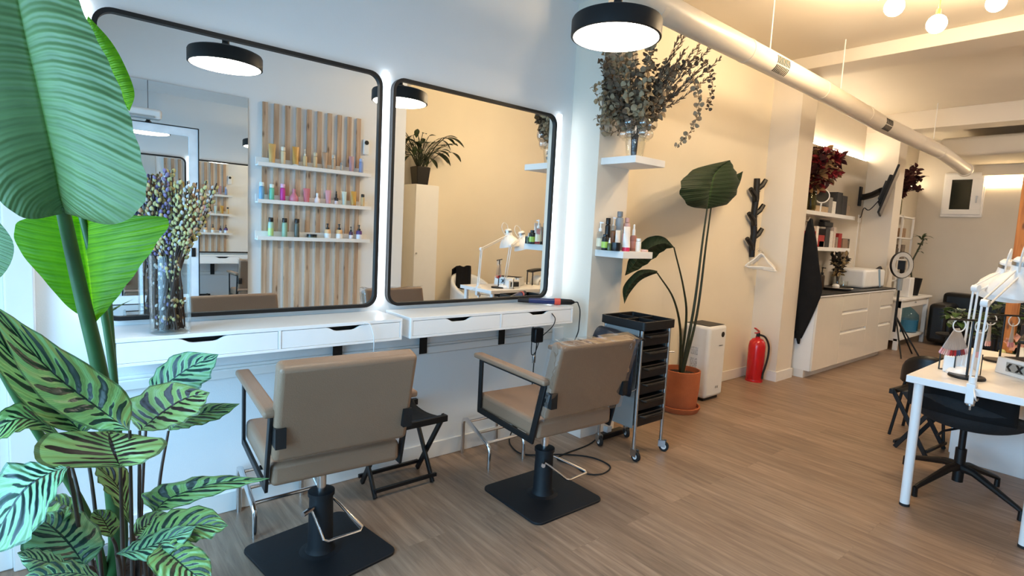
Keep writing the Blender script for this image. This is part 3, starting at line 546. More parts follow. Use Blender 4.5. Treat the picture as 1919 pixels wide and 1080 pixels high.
# bottles and tubes
def bottle(kind,loc,h,w,c,cc,lb,group=None,label_c=None,glassy=False,cat='bottle',rz=0):
    def mm(c):
        key=('p',c)
        if key not in M: M[key]=mat('plastic_'+c.lstrip('#'),c,.32,var=.03)
        return M[key]
    r=w/2; t=thing({'tube':'squeeze_tube','jar':'cream_jar','can':'spray_can','dropper':'dropper_bottle','pump':'pump_bottle','spray':'spray_bottle'}.get(kind,'hair_product_bottle'),lb,{'tube':'tube','jar':'jar','can':'spray can'}.get(kind,'bottle'),loc,rz,group); k=dict(parent=t,world=False)
    bm_=M['glass'] if glassy else mm(c)
    if kind=='tube':   # stands on its cap, crimped flat at the top
        rows=[];n=16;hc=h*.16
        for i in range(9):
            f=i/8; a=r*(.78+.22*f); b=r*.72*(1-f)**.8+.0015; rows.append([(a*math.cos(2*PI*j/n),b*math.sin(2*PI*j/n),hc+(h-hc)*f) for j in range(n)])
        mb=MB(); mb.grid(rows,close=True); mb.add(rows[-1],[tuple(range(n))]); mb.build('body',bm_,**k); MB().lathe([(0,0),(r*.74,0),(r*.76,hc)],(0,0,0),18,False).build('cap',mm(cc),**k)
        if label_c: 
            MB().box(-r*.55,r*.55,r*.56,r*.57,h*.42,h*.72).build('label',mm(label_c),**k)
    elif kind=='jar':
        MB().lathe([(0,0),(r*.97,0),(r,.002),(r,h*.6),(0,h*.6)],(0,0,0),24).build('body',bm_,**k); MB().lathe([(0,h*.6),(r*1.02,h*.6),(r*1.02,h),(0,h)],(0,0,0),24).build('lid',mm(cc),**k)
    elif kind=='round':
        MB().lathe([(0,0),(r*.7,0),(r,h*.22),(r*.95,h*.45),(r*.4,h*.68),(r*.35,h*.74),(0,h*.74)],(0,0,0),24).build('body',bm_,**k); MB().lathe([(0,h*.74),(r*.42,h*.74),(r*.4,h),(0,h)],(0,0,0),18).build('cap',mm(cc),**k)
    else:
        sh={'cyl':(.80,.9),'can':(.86,.7),'pump':(.66,.3),'dropper':(.58,.35),'spray':(.66,.3)}[kind]
        hb=h*sh[0]; MB().lathe([(0,0),(r*.95,0),(r,.003),(r,hb*.9),(r*.85,hb*.97),(r*.4,hb),(0,hb)],(0,0,0),22).build('body',bm_,**k)
        if label_c: MB().lathe([(r*1.01,hb*.18),(r*1.01,hb*.62)],(0,0,0),22,False).build('label',mm(label_c),**k)
        if kind in('cyl','can'): MB().lathe([(0,hb),(r*sh[1],hb),(r*sh[1],h*.98),(r*sh[1]*.9,h),(0,h)],(0,0,0),20).build('cap',mm(cc),**k)
        elif kind=='dropper': MB().lathe([(0,hb),(r*.5,hb),(r*.45,h*.78),(r*.25,h*.82),(r*.28,h*.95),(0,h)],(0,0,0),16).build('cap',mm(cc),**k)
        else:
            mb=MB(); mb.lathe([(0,hb),(r*.5,hb),(r*.5,hb+h*.1),(r*.18,hb+h*.11),(r*.18,h*.93),(r*.3,h*.94),(r*.3,h),(0,h)],(0,0,0),14); mb.box(-r*.12,r*.12,-r*1.1,0,h*.945,h*.985); mb.build('pump',mm(cc),**k)
    return t
S='on the lower pillar shelf'
for kind,x,y,h,w,c,cc,lb,lc,gl in [
 ('spray',(2.727,-0.330,1.374)[0],-.33,.185,.044,'#e8e2cf','#f2f2f2','clear spray bottle with white nozzle, leftmost '+S,'#e7ddc0',True),
 ('cyl',(2.827,-0.305,1.448)[0],-.305,.215,.036,'#17181a','#101012','tall thin black bottle behind the green labelled jar '+S,None,False),
 ('can',(2.717,-0.385,1.377)[0],-.385,.105,.046,'#1e201f','#111111','short black bottle with lime green label '+S,'#a9cf5a',False),
 ('dropper',(2.717,-0.425,1.344)[0],-.425,.085,.028,'#56613f','#f4f4f0','small dropper bottle with white tip at the front '+S,None,False),
 ('cyl',(2.822,-0.360,1.414)[0],-.36,.165,.036,'#7a5236','#9a8b7a','brown bottle with beige cap in the middle '+S,None,False),
 ('can',(2.927,-0.320,1.489)[0],-.32,.265,.056,'#8d9296','#767b80','tallest silver grey spray can '+S,'#a9adb0',False),
 ('can',(2.995,-0.330,1.493)[0],-.33,.225,.048,'#cfa9a2','#c99f98','dusty pink spray can beside the silver one '+S,None,False),
 ('spray',(2.882,-0.305,1.451)[0],-.305,.225,.036,'#c9ccce','#e9e9e9','spray bottle with grey trigger head behind the brown bottle '+S,None,True),
 ('tube',(2.830,-0.395,1.416)[0],-.395,.135,.048,'#ecebe4','#1c1c1c','white tube with black print behind the pink capped one '+S,'#2a2a2a',False),
 ('tube',(2.836,-0.465,1.384)[0],-.465,.162,.068,'#f3f1f0','#d43358','large white squeeze tube standing on its crimson cap '+S,'#eaa9b5',False),
 ('jar',(2.747,-0.455,1.329)[0],-.455,.055,.060,'#15181b','#0e0f10','black cream jar at the front '+S,None,False),
 ('dropper',(2.977,-0.410,1.385)[0],-.41,.185,.046,'#a56f63','#f0ece6','rose brown striped bottle with white nozzle '+S,'#c58d80',False),
 ('cyl',(2.952,-0.475,1.334)[0],-.475,.088,.036,'#efeade','#f5f2ea','small cream bottle near the right end '+S,None,False)]:
    bottle(kind,(x,y,1.31),h,w,c,cc,lb,None,lc,gl)
t=MB().lathe([(0,.0),(.035,.0),(.038,.006),(.036,.014),(0,.016)],(3.02,-.46,1.3105),20).build('compact_case',mat('pale_pink_plastic','#ecc9c4',.3)); t.location=(.0,-.06,0)
t.location=(0,0,0); tag(t,'flat pale pink round compact at the right end of the lower pillar shelf','compact')
t=MB().lathe([(0,0),(.014,.0),(.017,.012),(.010,.03),(0,.032)],(2.985,-.40,1.3105),16).build('hair_clip',mat('coral_clip','#e0613f',.35)); tag(t,'coral orange clip peeking out between the bottles on the lower pillar shelf','clip')
# ================================================================== OPPOSITE WALL (seen in the mirrors)
TILT=(.015,0,-.009)
t=MB().box(-.6525,.6525,-.006,.006,-.979,.979).build('leaning_mirror','mirror',smooth=False); t.location=(.6725,-2.840,1.499); t.rotation_euler=TILT; tag(t,'tall frameless mirror on the opposite wall, reflected in the large station mirror','mirror')
t=thing('backlit_mirror','mirror with wide white border and thin black outline reflected behind the willow branches','mirror',(.5325,-2.815,1.375)); t.rotation_euler=TILT; k=dict(parent=t,world=False); X0=.5325; ZZ=1.375
def rr(a,b,c,d,r,n): return rrect(a-X0,b-X0,c-ZZ,d-ZZ,r,n)
mb=MB(); ring(mb,rr(.14,.925,.615,2.135,.006,2),rr(.148,.917,.623,2.127,.004,2),-.012,.018); mb.build('outline','black',**k)
mb=MB(); ring(mb,rr(.148,.917,.623,2.127,.004,2),rr(.215,.850,.69,2.06,.006,2),-.012,.013); mb.build('border',mat('white_lacquer_border','#e6ebf0',.35),**k)
MB().box(.215-X0,.850-X0,-.008,.0,.69-ZZ,2.06-ZZ).build('mirror_glass','mirror',smooth=False,**k)
MB().box(.862-X0,.895-X0,.013,.020,1.02-ZZ,1.10-ZZ).build('switch','blackp',bevel=.004,**k)
# slat wall with three ledges
t=thing('slat_panel','wall panel of ten upright pine slats behind the product ledges, seen in the large mirror','slat panel',(1.92,-2.85,.1))
for i in range(10):
    x=1.468+i*(2.381-1.468)/9; z1=2.47; MB().box(x-.0225,x+.0225,-2.86+.001,-2.838,.12,z1).build('slat','pine',t,bevel=.001)
LZ=(1.888,1.545,1.200)
for z,lb in zip(LZ,('top','middle','bottom')):
    mb=MB(); mb.box(1.385,2.492,-2.837,-2.745,z-.014,z); mb.box(1.385,2.492,-2.75,-2.74,z-.014,z+.022); mb.box(1.385,2.492,-2.837,-2.83,z,z+.07)
    t=mb.build('picture_ledge','trim',bevel=.0015); tag(t,lb+' white picture ledge of products on the slat wall, seen in the large mirror','shelf','product ledges')
def LX(px): # world x of a product seen in the mirror at ledge depth
    return 1.389+(px-483)/(694-483)*(2.488-1.389)*(1+.0*px)
G='#c79a55'
rowT=[('tube',508,.185,.062,'#d0a765','#d9b98a','gold tapered tube'),('cyl',527,.17,.04,'#dcc6a0','#e8ddc8','pale gold bottle'),('tube',549,.185,.066,'#c89a4e','#e9edf0','gold tube with white cap'),('pump',566,.175,.038,'#d8bb8c','#e9e0cc','champagne pump bottle'),('cyl',585,.155,.036,'#d2b58a','#dcc9a8','slim champagne bottle'),('tube',603,.17,.055,'#b39a84','#d9d2c8','taupe tube'),('cyl',620,.155,.036,'#c2a98e','#cfc3b2','bronze bottle'),('cyl',636,.095,.028,'#b7b3ab','#9fa0a0','small silver bottle'),('tube',656,.165,.055,'#b5929c','#d6c9d3','mauve tube'),('cyl',676,.155,.042,'#8e9dc4','#b9c3dc','lilac blue bottle')]
rowM=[('cyl',491,.165,.044,'#6f9fc0','#d8e4ea','sky blue bottle'),('cyl',508,.155,.042,'#6cc0a3','#dfeee8','mint green bottle'),('cyl',527,.165,.044,'#c3338f','#e6b5d3','magenta bottle'),('round',547,.13,.08,'#cf7a8a','#c77d88','round rose bottle'),('tube',570,.145,.062,'#c9717f','#e0a9ae','rose pink tube'),('round',590,.11,.055,'#efe3e3','#f0f0f0','small white bottle'),('tube',611,.145,.055,'#d79aa3','#e6c0c4','blush pink tube'),('dropper',627,.145,.036,'#2a2326','#101010','dark dropper bottle with pale label'),('tube',643,.145,.045,'#cfdcd2','#bfe0cf','pale mint tube'),('tube',662,.155,.062,'#c59b4c','#a33a33','gold tube with red cap'),('cyl',681,.135,.036,'#d6b784','#1d1d1d','champagne bottle with black cap')]
rowB=[('cyl',507,.185,.046,'#a9c9b4','#141414','first pale green bottle with black cap'),('cyl',531,.185,.046,'#8fb39b','#141414','second green bottle with black cap'),('cyl',553,.185,.046,'#5d6158','#141414','grey bottle with lime band and black cap'),('jar',581,.05,.09,'#59604f','#17181a','low wide black lidded jar'),('pump',611,.155,.060,'#e5b98a','#141414','first peach bottle with black pump'),('pump',634,.155,.060,'#ddb27f','#141414','second peach bottle with black pump'),('pump',658,.135,.038,'#4a3355','#141414','small purple bottle with black pump'),('pump',675,.155,.058,'#5b3f78','#141414','violet bottle with black pump, rightmost')]
for row,z,nm in ((rowT,LZ[0],'top'),(rowM,LZ[1],'middle'),(rowB,LZ[2],'bottom')):
    for kind,px,h,w,c,cc,lb in row:
        h*=1.08; w*=1.05
        lc={'first peach bottle with black pump':'#f0f0ee','second peach bottle with black pump':'#f0f0ee','small purple bottle with black pump':'#e6e6ee','violet bottle with black pump, rightmost':'#e9e9f0','dark dropper bottle with pale label':'#e3d6da','first pale green bottle with black cap':'#b5d38a'}.get(lb)
        bottle(kind,(LX(px),-2.79,z+.001),h,w,c,cc,lb+' on the '+nm+' ledge of the slat wall','hair products on the '+nm+' ledge',lc,rz=R.uniform(-.2,.2))
t=thing('thermostat','white wall thermostat with round black dial right of the slats, seen in the mirror','thermostat',(2.47,-2.85,2.19))
MB().box(2.435,2.505,-2.858,-2.838,2.11,2.27).build('case','matwhite',t,bevel=.01); MB().cyl((2.47,-2.838,2.235),(2.47,-2.832,2.235),.022).build('dial','blackp',t)
t=thing('air_conditioner','white wall mounted air conditioner reflected above the white bordered mirror','air conditioner',(.35,-2.78,2.2))
MB().box(.02,.655,-2.858,-2.79,2.165,2.245).build('case','matwhite',t,bevel=.02,seg=3); MB().box(.06,.60,-2.80,-2.785,2.168,2.185).build('louver','alu',t)
# cabinet with plant, beyond the end of that wall
t=thing('tall_cabinet','tall narrow white cabinet holding a potted plant, seen in the right mirror','cabinet',(3.48,-3.42,0))
MB().box(3.315,3.64,-3.598,-3.30,.04,1.90).build('body','white',t,bevel=.002); d=MB().box(3.317,3.638,-3.30,-3.282,.045,1.895).build('door','white',t,bevel=.002); MB().ball((3.345,-3.272,1.05),.012,12).build('knob','steel',d); MB().box(3.33,3.62,-3.59,-3.31,0,.04).build('plinth','matwhite',t)
t=thing('potted_plant','long leaved green plant in a square black pot on top of the tall cabinet','plant',(3.45,-3.42,1.9))
def frustum(mb,c,a,b,z0,z1):
    mb.add([(c[0]-a,c[1]-a,z0),(c[0]+a,c[1]-a,z0),(c[0]+a,c[1]+a,z0),(c[0]-a,c[1]+a,z0),(c[0]-b,c[1]-b,z1),(c[0]+b,c[1]-b,z1),(c[0]+b,c[1]+b,z1),(c[0]-b,c[1]+b,z1)],[(0,1,2,3),(4,5,6,7),(0,1,5,4),(1,2,6,5),(2,3,7,6),(3,0,4,7)])
mb=MB(); frustum(mb,(3.44,-3.42),.075,.095,1.901,2.12); mb.build('pot','blackp',t,bevel=.008); MB().box(3.36,3.52,-3.50,-3.34,2.121,2.124).build('soil','soil',t)
mLf=leafmat('dark_leaf','plain','#26351f','#3c4d2d','#5f7040',tr=.15,n=6)
for i in range(52):
    a=R.uniform(-PI,PI); e=R.uniform(.05,.34)+(.12 if math.cos(a)>0 else 0); base=Vector((3.44+R.uniform(-.04,.04),-3.42+R.uniform(-.04,.04),2.12)); mid=base+Vector((math.cos(a)*e,math.sin(a)*e*.35,R.uniform(.12,.46)))
    mid.y=max(mid.y,-3.52); st=MB().tube(sm([base,base.lerp(mid,.5)+Vector((0,0,.06)),mid],4),.004,6).build('stem','darkstem',t)
    mb=MB()
    tip=mid+Vector((math.cos(a)*R.uniform(.12,.24)*(1.2 if math.cos(a)>0 else .7),math.sin(a)*.06,R.uniform(-.16,.06))); leaf(mb,mid,tip,R.uniform(.06,.10),(0,0,1),.1,.2); mb.clampy(lo=-3.59).build('leaf',mLf,st)
# ================================================================== MIDDLE BAY WALL
t=thing('coat_rack','black branching wall coat rack with pegs on the cream wall','coat rack',(5.36,-.02,1.27))
A_=Vector((5.343,-.022,2.05)); B_=Vector((5.385,-.022,1.26))
mb=MB(); zz=[2.05,1.85,1.7,1.5,1.4,1.26]; xx=[5.345,5.36,5.345,5.385,5.37,5.385]
mb.tube([(x,-.022,z) for x,z in zip(xx,zz)],[.03,.033,.03,.033,.032,.028],10); mb.build('trunk','blackp',t)
for x,z,s in ((5.36,1.97,1),(5.35,1.86,-1),(5.36,1.72,1),(5.36,1.62,-1),(5.375,1.48,1),(5.37,1.37,-1)):
    MB().tube([(x,-.022,z-.03),(x+(.05 if s>0 else -.07),-.05,z+.015),(x+(.075 if s>0 else -.15),-.07 if s>0 else -.04,z+.075)],[.028,.026,.022],8).build('peg','blackp',t)
    MB().ball((x,-.056,z-.05),.005,8).build('screw','chrome',t)
for i,(ph,dy,lb) in enumerate(((62,0,'white clothes hanger hanging lowest on the coat rack, in front'),(95,.015,'white clothes hanger tucked behind the front one on the coat rack'),(128,.03,'white clothes hanger turned toward the wall on the coat rack'))):
    c=Vector((5.40,-.13+dy*.0,1.255)); a=math.radians(ph); d=Vector((math.cos(a),math.sin(a),0)); L_=.2 if i==0 else .13+.0*i
    if i: c=c+Vector((-.02*i,.0,.012*i))
    t=thing('clothes_hanger',lb,'hanger',c,group='white hangers')
    mb=MB(); mb.tube(sm([c+Vector((0,0,.02)),c-d*L_*.45+Vector((0,0,-.035)),c-d*L_+Vector((0,0,-.10)),c-d*L_*.95+Vector((0,0,-.115)),c+Vector((0,0,-.112)),c+d*L_*.95+Vector((0,0,-.115)),c+d*L_+Vector((0,0,-.10)),c+d*L_*.45+Vector((0,0,-.035))],4,True),.008,8,True); mb.build('body','matwhite',t)
    mb=MB(); mb.tube(sm([c+Vector((0,0,.02)),c+Vector((0,0,.05)),c+Vector((0,.025,.075)),c+Vector((0,.05,.055))],4),.003,6); mb.build('hook','chrome',t)
# fire extinguisher
ex,ey=5.385,-.165
t=thing('fire_extinguisher','red fire extinguisher with black hose standing on the floor by the column','fire extinguisher',(ex,ey,0))
MB().lathe([(.0,.0),(.078,.0),(.082,.01),(.082,.36),(.074,.405),(.05,.435),(.022,.445),(.022,.46),(0,.46)],(ex,ey,0),32).build('cylinder','red',t)
mb=MB(); mb.lathe([(.0835,.0),(.0845,.005),(.0845,.02),(.0835,.024)],(ex,ey,0),32,False); mb.build('foot_ring','red',t)
MB().cyl((ex,ey,.455),(ex,ey,.50),.018).build('valve','blackp',t)
mb=MB(); mb.box(ex-.06,ex+.02,ey-.012,ey+.012,.495,.505); mb.prism([(ex+.015,.505),(ex-.075,.545),(ex-.075,.557),(ex+.015,.518)],ey-.012,ey+.012); mb.build('handle','red',t,bevel=.003)
MB().tube(sm([(ex,ey-.015,.48),(ex+.03,ey-.06,.46),(ex+.07,ey-.085,.38),(ex+.06,ey-.095,.28),(ex+.01,ey-.1,.17),(ex-.01,ey-.092,.10),(ex-.012,ey-.09,.04)],6),[.010]*37,10).build('hose','rubber',t)
MB().grid([[(ex+.0835*math.cos(math.radians(a)),ey+.0835*math.sin(math.radians(a)),z) for a in range(-62,20,8)] for z in (.13,.27)]).build('label',mat('extinguisher_label','#c98d3c',.5),t).location=(.0,.0,0)
# air purifier
t=thing('air_purifier','white air purifier tower with round black button behind the potted banana plant','air purifier',(4.385,-.17,0))
MB().box(4.24,4.53,-.30,-.03,.025,.665).build('body','matwhite',t,bevel=.03,seg=4); mb=MB(); mb.box(4.262,4.508,-.278,-.052,.6655,.669); mb.build('grille','blackp',t); MB().box(4.27,4.50,-.27,-.06,0,.03).build('foot','blackp',t)
MB().cyl((4.455,-.301,.585),(4.455,-.304,.585),.024,n=24).build('button','blackp',t)
MB().box(4.41,4.465,-.303,-.3005,.485,.492).build('logo','steel',t); MB().box(4.40,4.412,-.303,-.3005,.105,.125).build('symbol','steel',t); MB().box(4.43,4.442,-.303,-.3005,.105,.125).build('symbol','steel',t)
mL=mat('printed_label','#c9cdd0',.5,var=.35,scale=90)
MB().box(4.236,4.2395,-.20,-.13,.40,.47).build('label',mL,t); MB().box(4.236,4.2395,-.20,-.13,.25,.37).build('label',mL,t)
# terracotta potted bird of paradise
pc=Vector((3.885,-.285,0))
t=thing('bird_of_paradise','tall potted banana leaf plant in a terracotta pot in front of the air purifier','plant',pc)
MB().lathe([(0,.0),(.15,.0),(.165,.03),(.168,.045),(.155,.046),(.15,.02),(0,.02)],pc,40).build('saucer','terra',t)
MB().lathe([(0,.022),(.125,.022),(.135,.05),(.148,.2),(.150,.34),(.139,.341),(.137,.30),(0,.299)],pc,40).build('pot','terra',t)
MB().lathe([(0,.305),(.13,.303)],pc,24,False).build('soil','soil',t)
mB=leafmat('dark_banana_leaf','plain','#0e2410','#16311a','#2c4a26',tr=.08,rough=.6,n=14)
def px(*a): return a
def stalk(t,pts,r0,r1,m='darkstem'):
    P_=sm(pts,6); n=len(P_); return MB().tube(P_,[r0+(r1-r0)*i/(n-1) for i in range(n)],16).build('stalk',m,t)
s=stalk(t,[(3.87,-.29,.29),(3.959,-0.300,0.837),(4.007,-0.300,1.409),(4.032,-0.300,1.662)],.014,.006)
mb=MB(); blade(mb,[(4.032,-0.300,1.662),(3.671,-0.360,1.668),(3.512,-0.380,1.787),(3.734,-0.340,1.946),(4.423,-0.240,2.108)],[(4.032,-0.300,1.662),(4.028,-0.310,1.735),(4.022,-0.320,1.821),(4.106,-0.300,1.959),(4.423,-0.240,2.108)],[(4.032,-0.300,1.662),(4.502,-0.220,1.748),(4.710,-0.180,1.931),(4.613,-0.180,2.050),(4.423,-0.240,2.108)],arch=.12,wave=.02); mb.build('leaf',mB,s)
s=stalk(t,[(3.90,-.28,.29),(4.062,-0.270,0.781),(4.127,-0.260,1.365),(4.174,-0.250,1.698)],.013,.006)
mb=MB(); blade(mb,[(4.175,-0.250,1.689),(4.390,-0.200,1.777),(4.487,-0.180,1.934),(4.801,-0.160,2.057)],[(4.175,-0.250,1.689),(4.428,-0.220,1.766),(4.596,-0.180,1.935),(4.801,-0.160,2.057)],[(4.175,-0.250,1.689),(4.554,-0.200,1.761),(4.791,-0.140,1.940),(4.803,-0.160,2.048)],arch=.15); mb.build('leaf',mB,s)
s=stalk(t,[(3.86,-.28,.29),(3.817,-0.330,0.762),(3.697,-0.360,1.028),(3.469,-0.400,1.343)],.012,.005)
mb=MB(); blade(mb,[(3.475,-0.400,1.343),(3.299,-0.420,1.418),(3.141,-0.400,1.404),(3.022,-0.360,1.280),(2.999,-0.340,1.133)],[(3.475,-0.400,1.343),(3.311,-0.420,1.372),(3.162,-0.400,1.330),(3.086,-0.360,1.236),(2.999,-0.340,1.133)],[(3.475,-0.400,1.343),(3.421,-0.360,1.324),(3.314,-0.340,1.254),(3.192,-0.320,1.182),(2.999,-0.340,1.133)],arch=.12,wave=.03); mb.build('leaf',mB,s)
s=stalk(t,[(3.84,-.30,.29),(3.732,-0.340,0.684),(3.544,-0.380,0.953),(3.262,-0.420,1.156)],.012,.005)
mb=MB(); blade(mb,[(3.260,-0.420,1.172),(3.121,-0.440,1.186),(2.993,-0.440,1.169),(2.893,-0.420,1.066),(2.941,-0.400,0.944)],[(3.261,-0.420,1.164),(3.123,-0.440,1.164),(3.009,-0.440,1.132),(2.935,-0.420,1.039),(2.941,-0.400,0.944)],[(3.262,-0.420,1.156),(3.186,-0.400,1.132),(3.087,-0.400,1.096),(3.003,-0.390,1.015),(2.941,-0.400,0.944)],arch=.1); mb.build('leaf',mB,s)
# ================================================================== NAIL DESK
t=thing('desk','white rectangular nail desk on round legs at the right edge of the room','desk',(4.25,-2.22,0))
MB().box(3.51,5.0,-2.52,-1.92,.702,.74).build('tabletop',mat('white_desk_laminate','#f1efee',.3,var=.01),t,bevel=.002)
for x,y in ((3.565,-1.97),(3.565,-2.47),(4.94,-1.97),(4.94,-2.47)):
    l=MB().cyl((x,y,.012),(x,y,.702),.0235,n=24).build('leg','white',t); MB().cyl((x,y,0),(x,y,.014),.025,n=24).build('foot_cap','rubber',l)
t=thing('drawer_unit','large plain white drawer unit standing beneath the nail desk behind the swivel chair','drawer unit',(4.84,-2.22,0))
MB().box(4.66,5.02,-2.62,-1.94,0.0,.698).build('body','white',t,bevel=.002)
for k in range(3): MB().box(4.70,5.0,-1.94,-1.925,.03+k*.22,.24+k*.22).build('drawer','white',t,bevel=.002)
# swivel chair
hx,hy=4.065,-2.10
t=thing('swivel_chair','black felt swivel chair on a four spoke base pushed under the nail desk','chair',(hx,hy,0))
for p in ((3.75,-1.97),(3.915,-2.41),(4.25,-1.79),(4.37,-2.24)):
    d=Vector((p[0]-hx,p[1]-hy,0)); mb=MB(); mb.tube([(hx,hy,.15),(hx+d.x*.25,hy+d.y*.25,.145),(hx+d.x*.93,hy+d.y*.93,.062),(p[0],p[1],.05)],[.028,.022,.014,.013],10); mb.tube([(p[0],p[1],.055),(p[0],p[1],0)],[.014,.015],10); mb.build('spoke','black',t)
MB().cyl((hx,hy,.06),(hx,hy,.26),.028).build('column','black',t); MB().cyl((hx,hy,.26),(hx,hy,.40),.018).build('gas_lift','black',t)
MB().tube([(hx,hy,.39),(hx-.09,hy+.08,.36),(hx-.11,hy+.10,.33)],.007,8).build('lever','black',t)
# shell: wide scooped seat with wings, high back toward the camera side
rows=[]
for i in range(15):
    a=-PI*.5+PI*2*i/14
ce=Vector((hx+.01,hy,0))
def shell(u,v):   # u angle, v 0 centre .. 1 rim
    ang=2*PI*u; r=.29*v; back=max(0,math.cos(ang-math.radians(168))) ; side=abs(math.sin(ang-math.radians(168)))
    h=.40+.035*v*v+ (v**4)*(back**1.5*.17+side**3*.075)
    return (ce.x+r*math.cos(ang)*(.92),ce.y+r*math.sin(ang)*1.08,h)
mb=MB(); mb.grid([[shell(j/36,i/12) for j in range(36)] for i in range(13)],close=True); mb.build('seat_shell','felt',t,solid=.03,ang=80)
mb=MB(); rows=[]
for i in range(9):
    z=.50+.19*i/8; rows.append([(ce.x-.235-.03*i/8+.06*(abs(j-8)/8)**2,ce.y+.245*(j-8)/8,z) for j in range(17)])
mb.grid(rows); mb.build('backrest','cloth',t,solid=.03,ang=80)
# a second black chair beyond the desk
t=thing('shell_chair','low black shell chair with thin legs beyond the far corner of the nail desk','chair',(5.0,-1.70,0))
c=Vector((5.0,-1.70,0)); mb=MB(); rows=[[(c.x+.17*math.cos(a)*(1-.1*i/6),c.y+.17*math.sin(a),.42+ .03*i/6+(.20*i/6 if math.cos(a-PI*1.05)>0 else 0)*max(0,math.cos(a-PI*1.05))**.7) for a in [2*PI*j/28 for j in range(28)]] for i in range(7)]; mb.grid(rows,close=True); mb.lathe([(0,.42),(.168,.42)],c,28,False); mb.build('shell','blackp',t,solid=.02)
for sx,sy in ((-1,-1),(-1,1),(1,-1),(1,1)): MB().tube([c+Vector((sx*.12,sy*.12,.42)),c+Vector((sx*.17,sy*.17,0))],.011,8).build('leg','black',t)
# white armchair with black jacket behind the desk (seen in the mirror)
t=thing('armchair','white tub armchair behind the nail desk, seen in the right mirror','chair',(4.15,-3.2,0))
c=Vector((4.15,-3.2,0)); mb=MB(); rows=[]
for i in range(7):
    f=i/6; rows.append([(c.x+.27*math.cos(a),c.y+.25*math.sin(a),.35+f*(.20+.32*max(0,.3-math.sin(a))**.8)) for a in [math.radians(90-155)+0*j for j in range(1)]] if False else [(c.x+.27*math.cos(a),c.y+.25*math.sin(a),.35+f*(.18+.30*(max(0,-math.sin(a)*.5+.35)))) for a in [math.radians(50-280*j/28) for j in range(29)]])
mb.grid(rows); mb.build('back','matwhite',t,solid=.04); MB().lathe([(0,.32),(.24,.32),(.25,.36),(.24,.44),(0,.45)],c,28).build('seat','matwhite',t)
for sx,sy in ((-1,-1),(-1,1),(1,-1),(1,1)): MB().tube([c+Vector((sx*.15,sy*.15,.33)),c+Vector((sx*.19,sy*.19,0))],.013,8).build('leg','pine',t)
mb=MB(); rows=[[(4.02+.24*j/10+.0*i,-3.47+(.035 if i<5 else .075)+ .012*math.sin(j*1.7),.87-.05*abs(i-5)-(0.0 if i<5 else 0)+.008*math.sin(j)) if i>=5 else (4.02+.24*j/10,-3.50+.0*i+.01*math.sin(j),.62+.05*i) for j in range(11)] for i in range(12)]; mb.grid(rows); t=mb.build('jacket','cloth',solid=.02); tag(t,'black jacket thrown over the back of the white armchair, seen in the right mirror','jacket')
# lamps with two spring arms
def arm_lamp(base,joint,head,tilt,lb,clamp=True):
    t=thing('architect_lamp',lb,'lamp',base,group='white swing arm lamps'); B,J,H=Vector(base),Vector(joint),Vector(head); W_='white'
    s=(J-B).normalized().cross((H-J).normalized()); s.normalize(); s*=.012
    for q in (s,-s): MB().tube([B+Vector((0,0,.03))+q,J+q],.0055,8).build('lower_arm',W_,t)
    n=(H-J).normalized().cross(s).normalized()*.014
    for q in (s*.8+n,-s*.8-n): MB().tube([J+q,H+q],.0052,8).build('upper_arm',W_,t)
    MB().tube([J-s*1.3,J+s*1.3],.02,14).build('joint',W_,t)
    MB().tube([B+Vector((0,0,.0)),B+Vector((0,0,.05))],.017,12).build('post',W_,t)
    if clamp:
        mb=MB(); mb.box(B.x-.022,B.x+.03,B.y-.02,B.y+.02,B.z-.002,B.z+.018); mb.box(B.x-.026,B.x-.014,B.y-.018,B.y+.018,B.z-.085,B.z+.018); mb.box(B.x-.022,B.x+.03,B.y-.018,B.y+.018,B.z-.088,B.z-.075); mb.build('clamp',W_,t,bevel=.003)
        mb=MB(); mb.cyl((B.x+.014,B.y,B.z-.125),(B.x+.014,B.y,B.z-.045),.005,n=8); mb.cyl((B.x+.014,B.y,B.z-.10),(B.x+.014,B.y,B.z-.088),.018,n=12); mb.build('clamp_screw','steel',t)
    else: MB().lathe([(0,0),(.075,0),(.075,.012),(.06,.03),(.02,.045),(0,.045)],B,28).build('base',W_,t)
    mb=MB().at(H,tilt); mb.lathe([(.0,.075),(.028,.074),(.04,.06),(.044,.0),(.048,-.012),(.072,-.030),(.105,-.068),(.127,-.13),(.127,-.137),(.123,-.137),(.10,-.07),(.062,-.030),(0,-.02)],(0,0,0),36,False); mb.build('shade',W_,t)
    mb=MB().at(H,tilt); mb.lathe([(.0425,.05),(.0435,.05),(.0435,.03),(.0425,.03)],(0,0,0),24,False); mb.build('collar','steel',t)
    mb=MB().at(H,tilt); mb.tube(sm([(.0,0,.07),(-.005,0,.12),(-.05,0,.15),(-.085,0,.11),(-.075,0,.05),(-.045,0,-.0)],6),.0045,8); mb.build('cord','matwhite',t)
    return t
L1B=Vector((3.535,-2.198,.742))
l1=arm_lamp(L1B,(3.56,-2.202,1.172),(3.985,-2.262,1.338),(math.radians(6),math.radians(-8),0),'white swing arm lamp clamped to the near edge of the nail desk')
MB().tube(sm([L1B+Vector((-.02,-.01,-.0)),L1B+Vector((-.035,-.03,-.06)),(4.162,-2.141,0.568),(4.209,-2.190,0.499),(4.286,-2.263,0.435),(4.437,-2.333,0.368)],6),.0035,8).build('cable','matwhite',l1)
c=Vector((4.188,-2.169,0.516)); dd=(Vector((4.209,-2.191,0.486))-Vector((4.167,-2.148,0.546))).normalized(); MB().tube([c-dd*.028,c+dd*.028],.0105,8).build('cable_switch','matwhite',l1,bevel=.001)
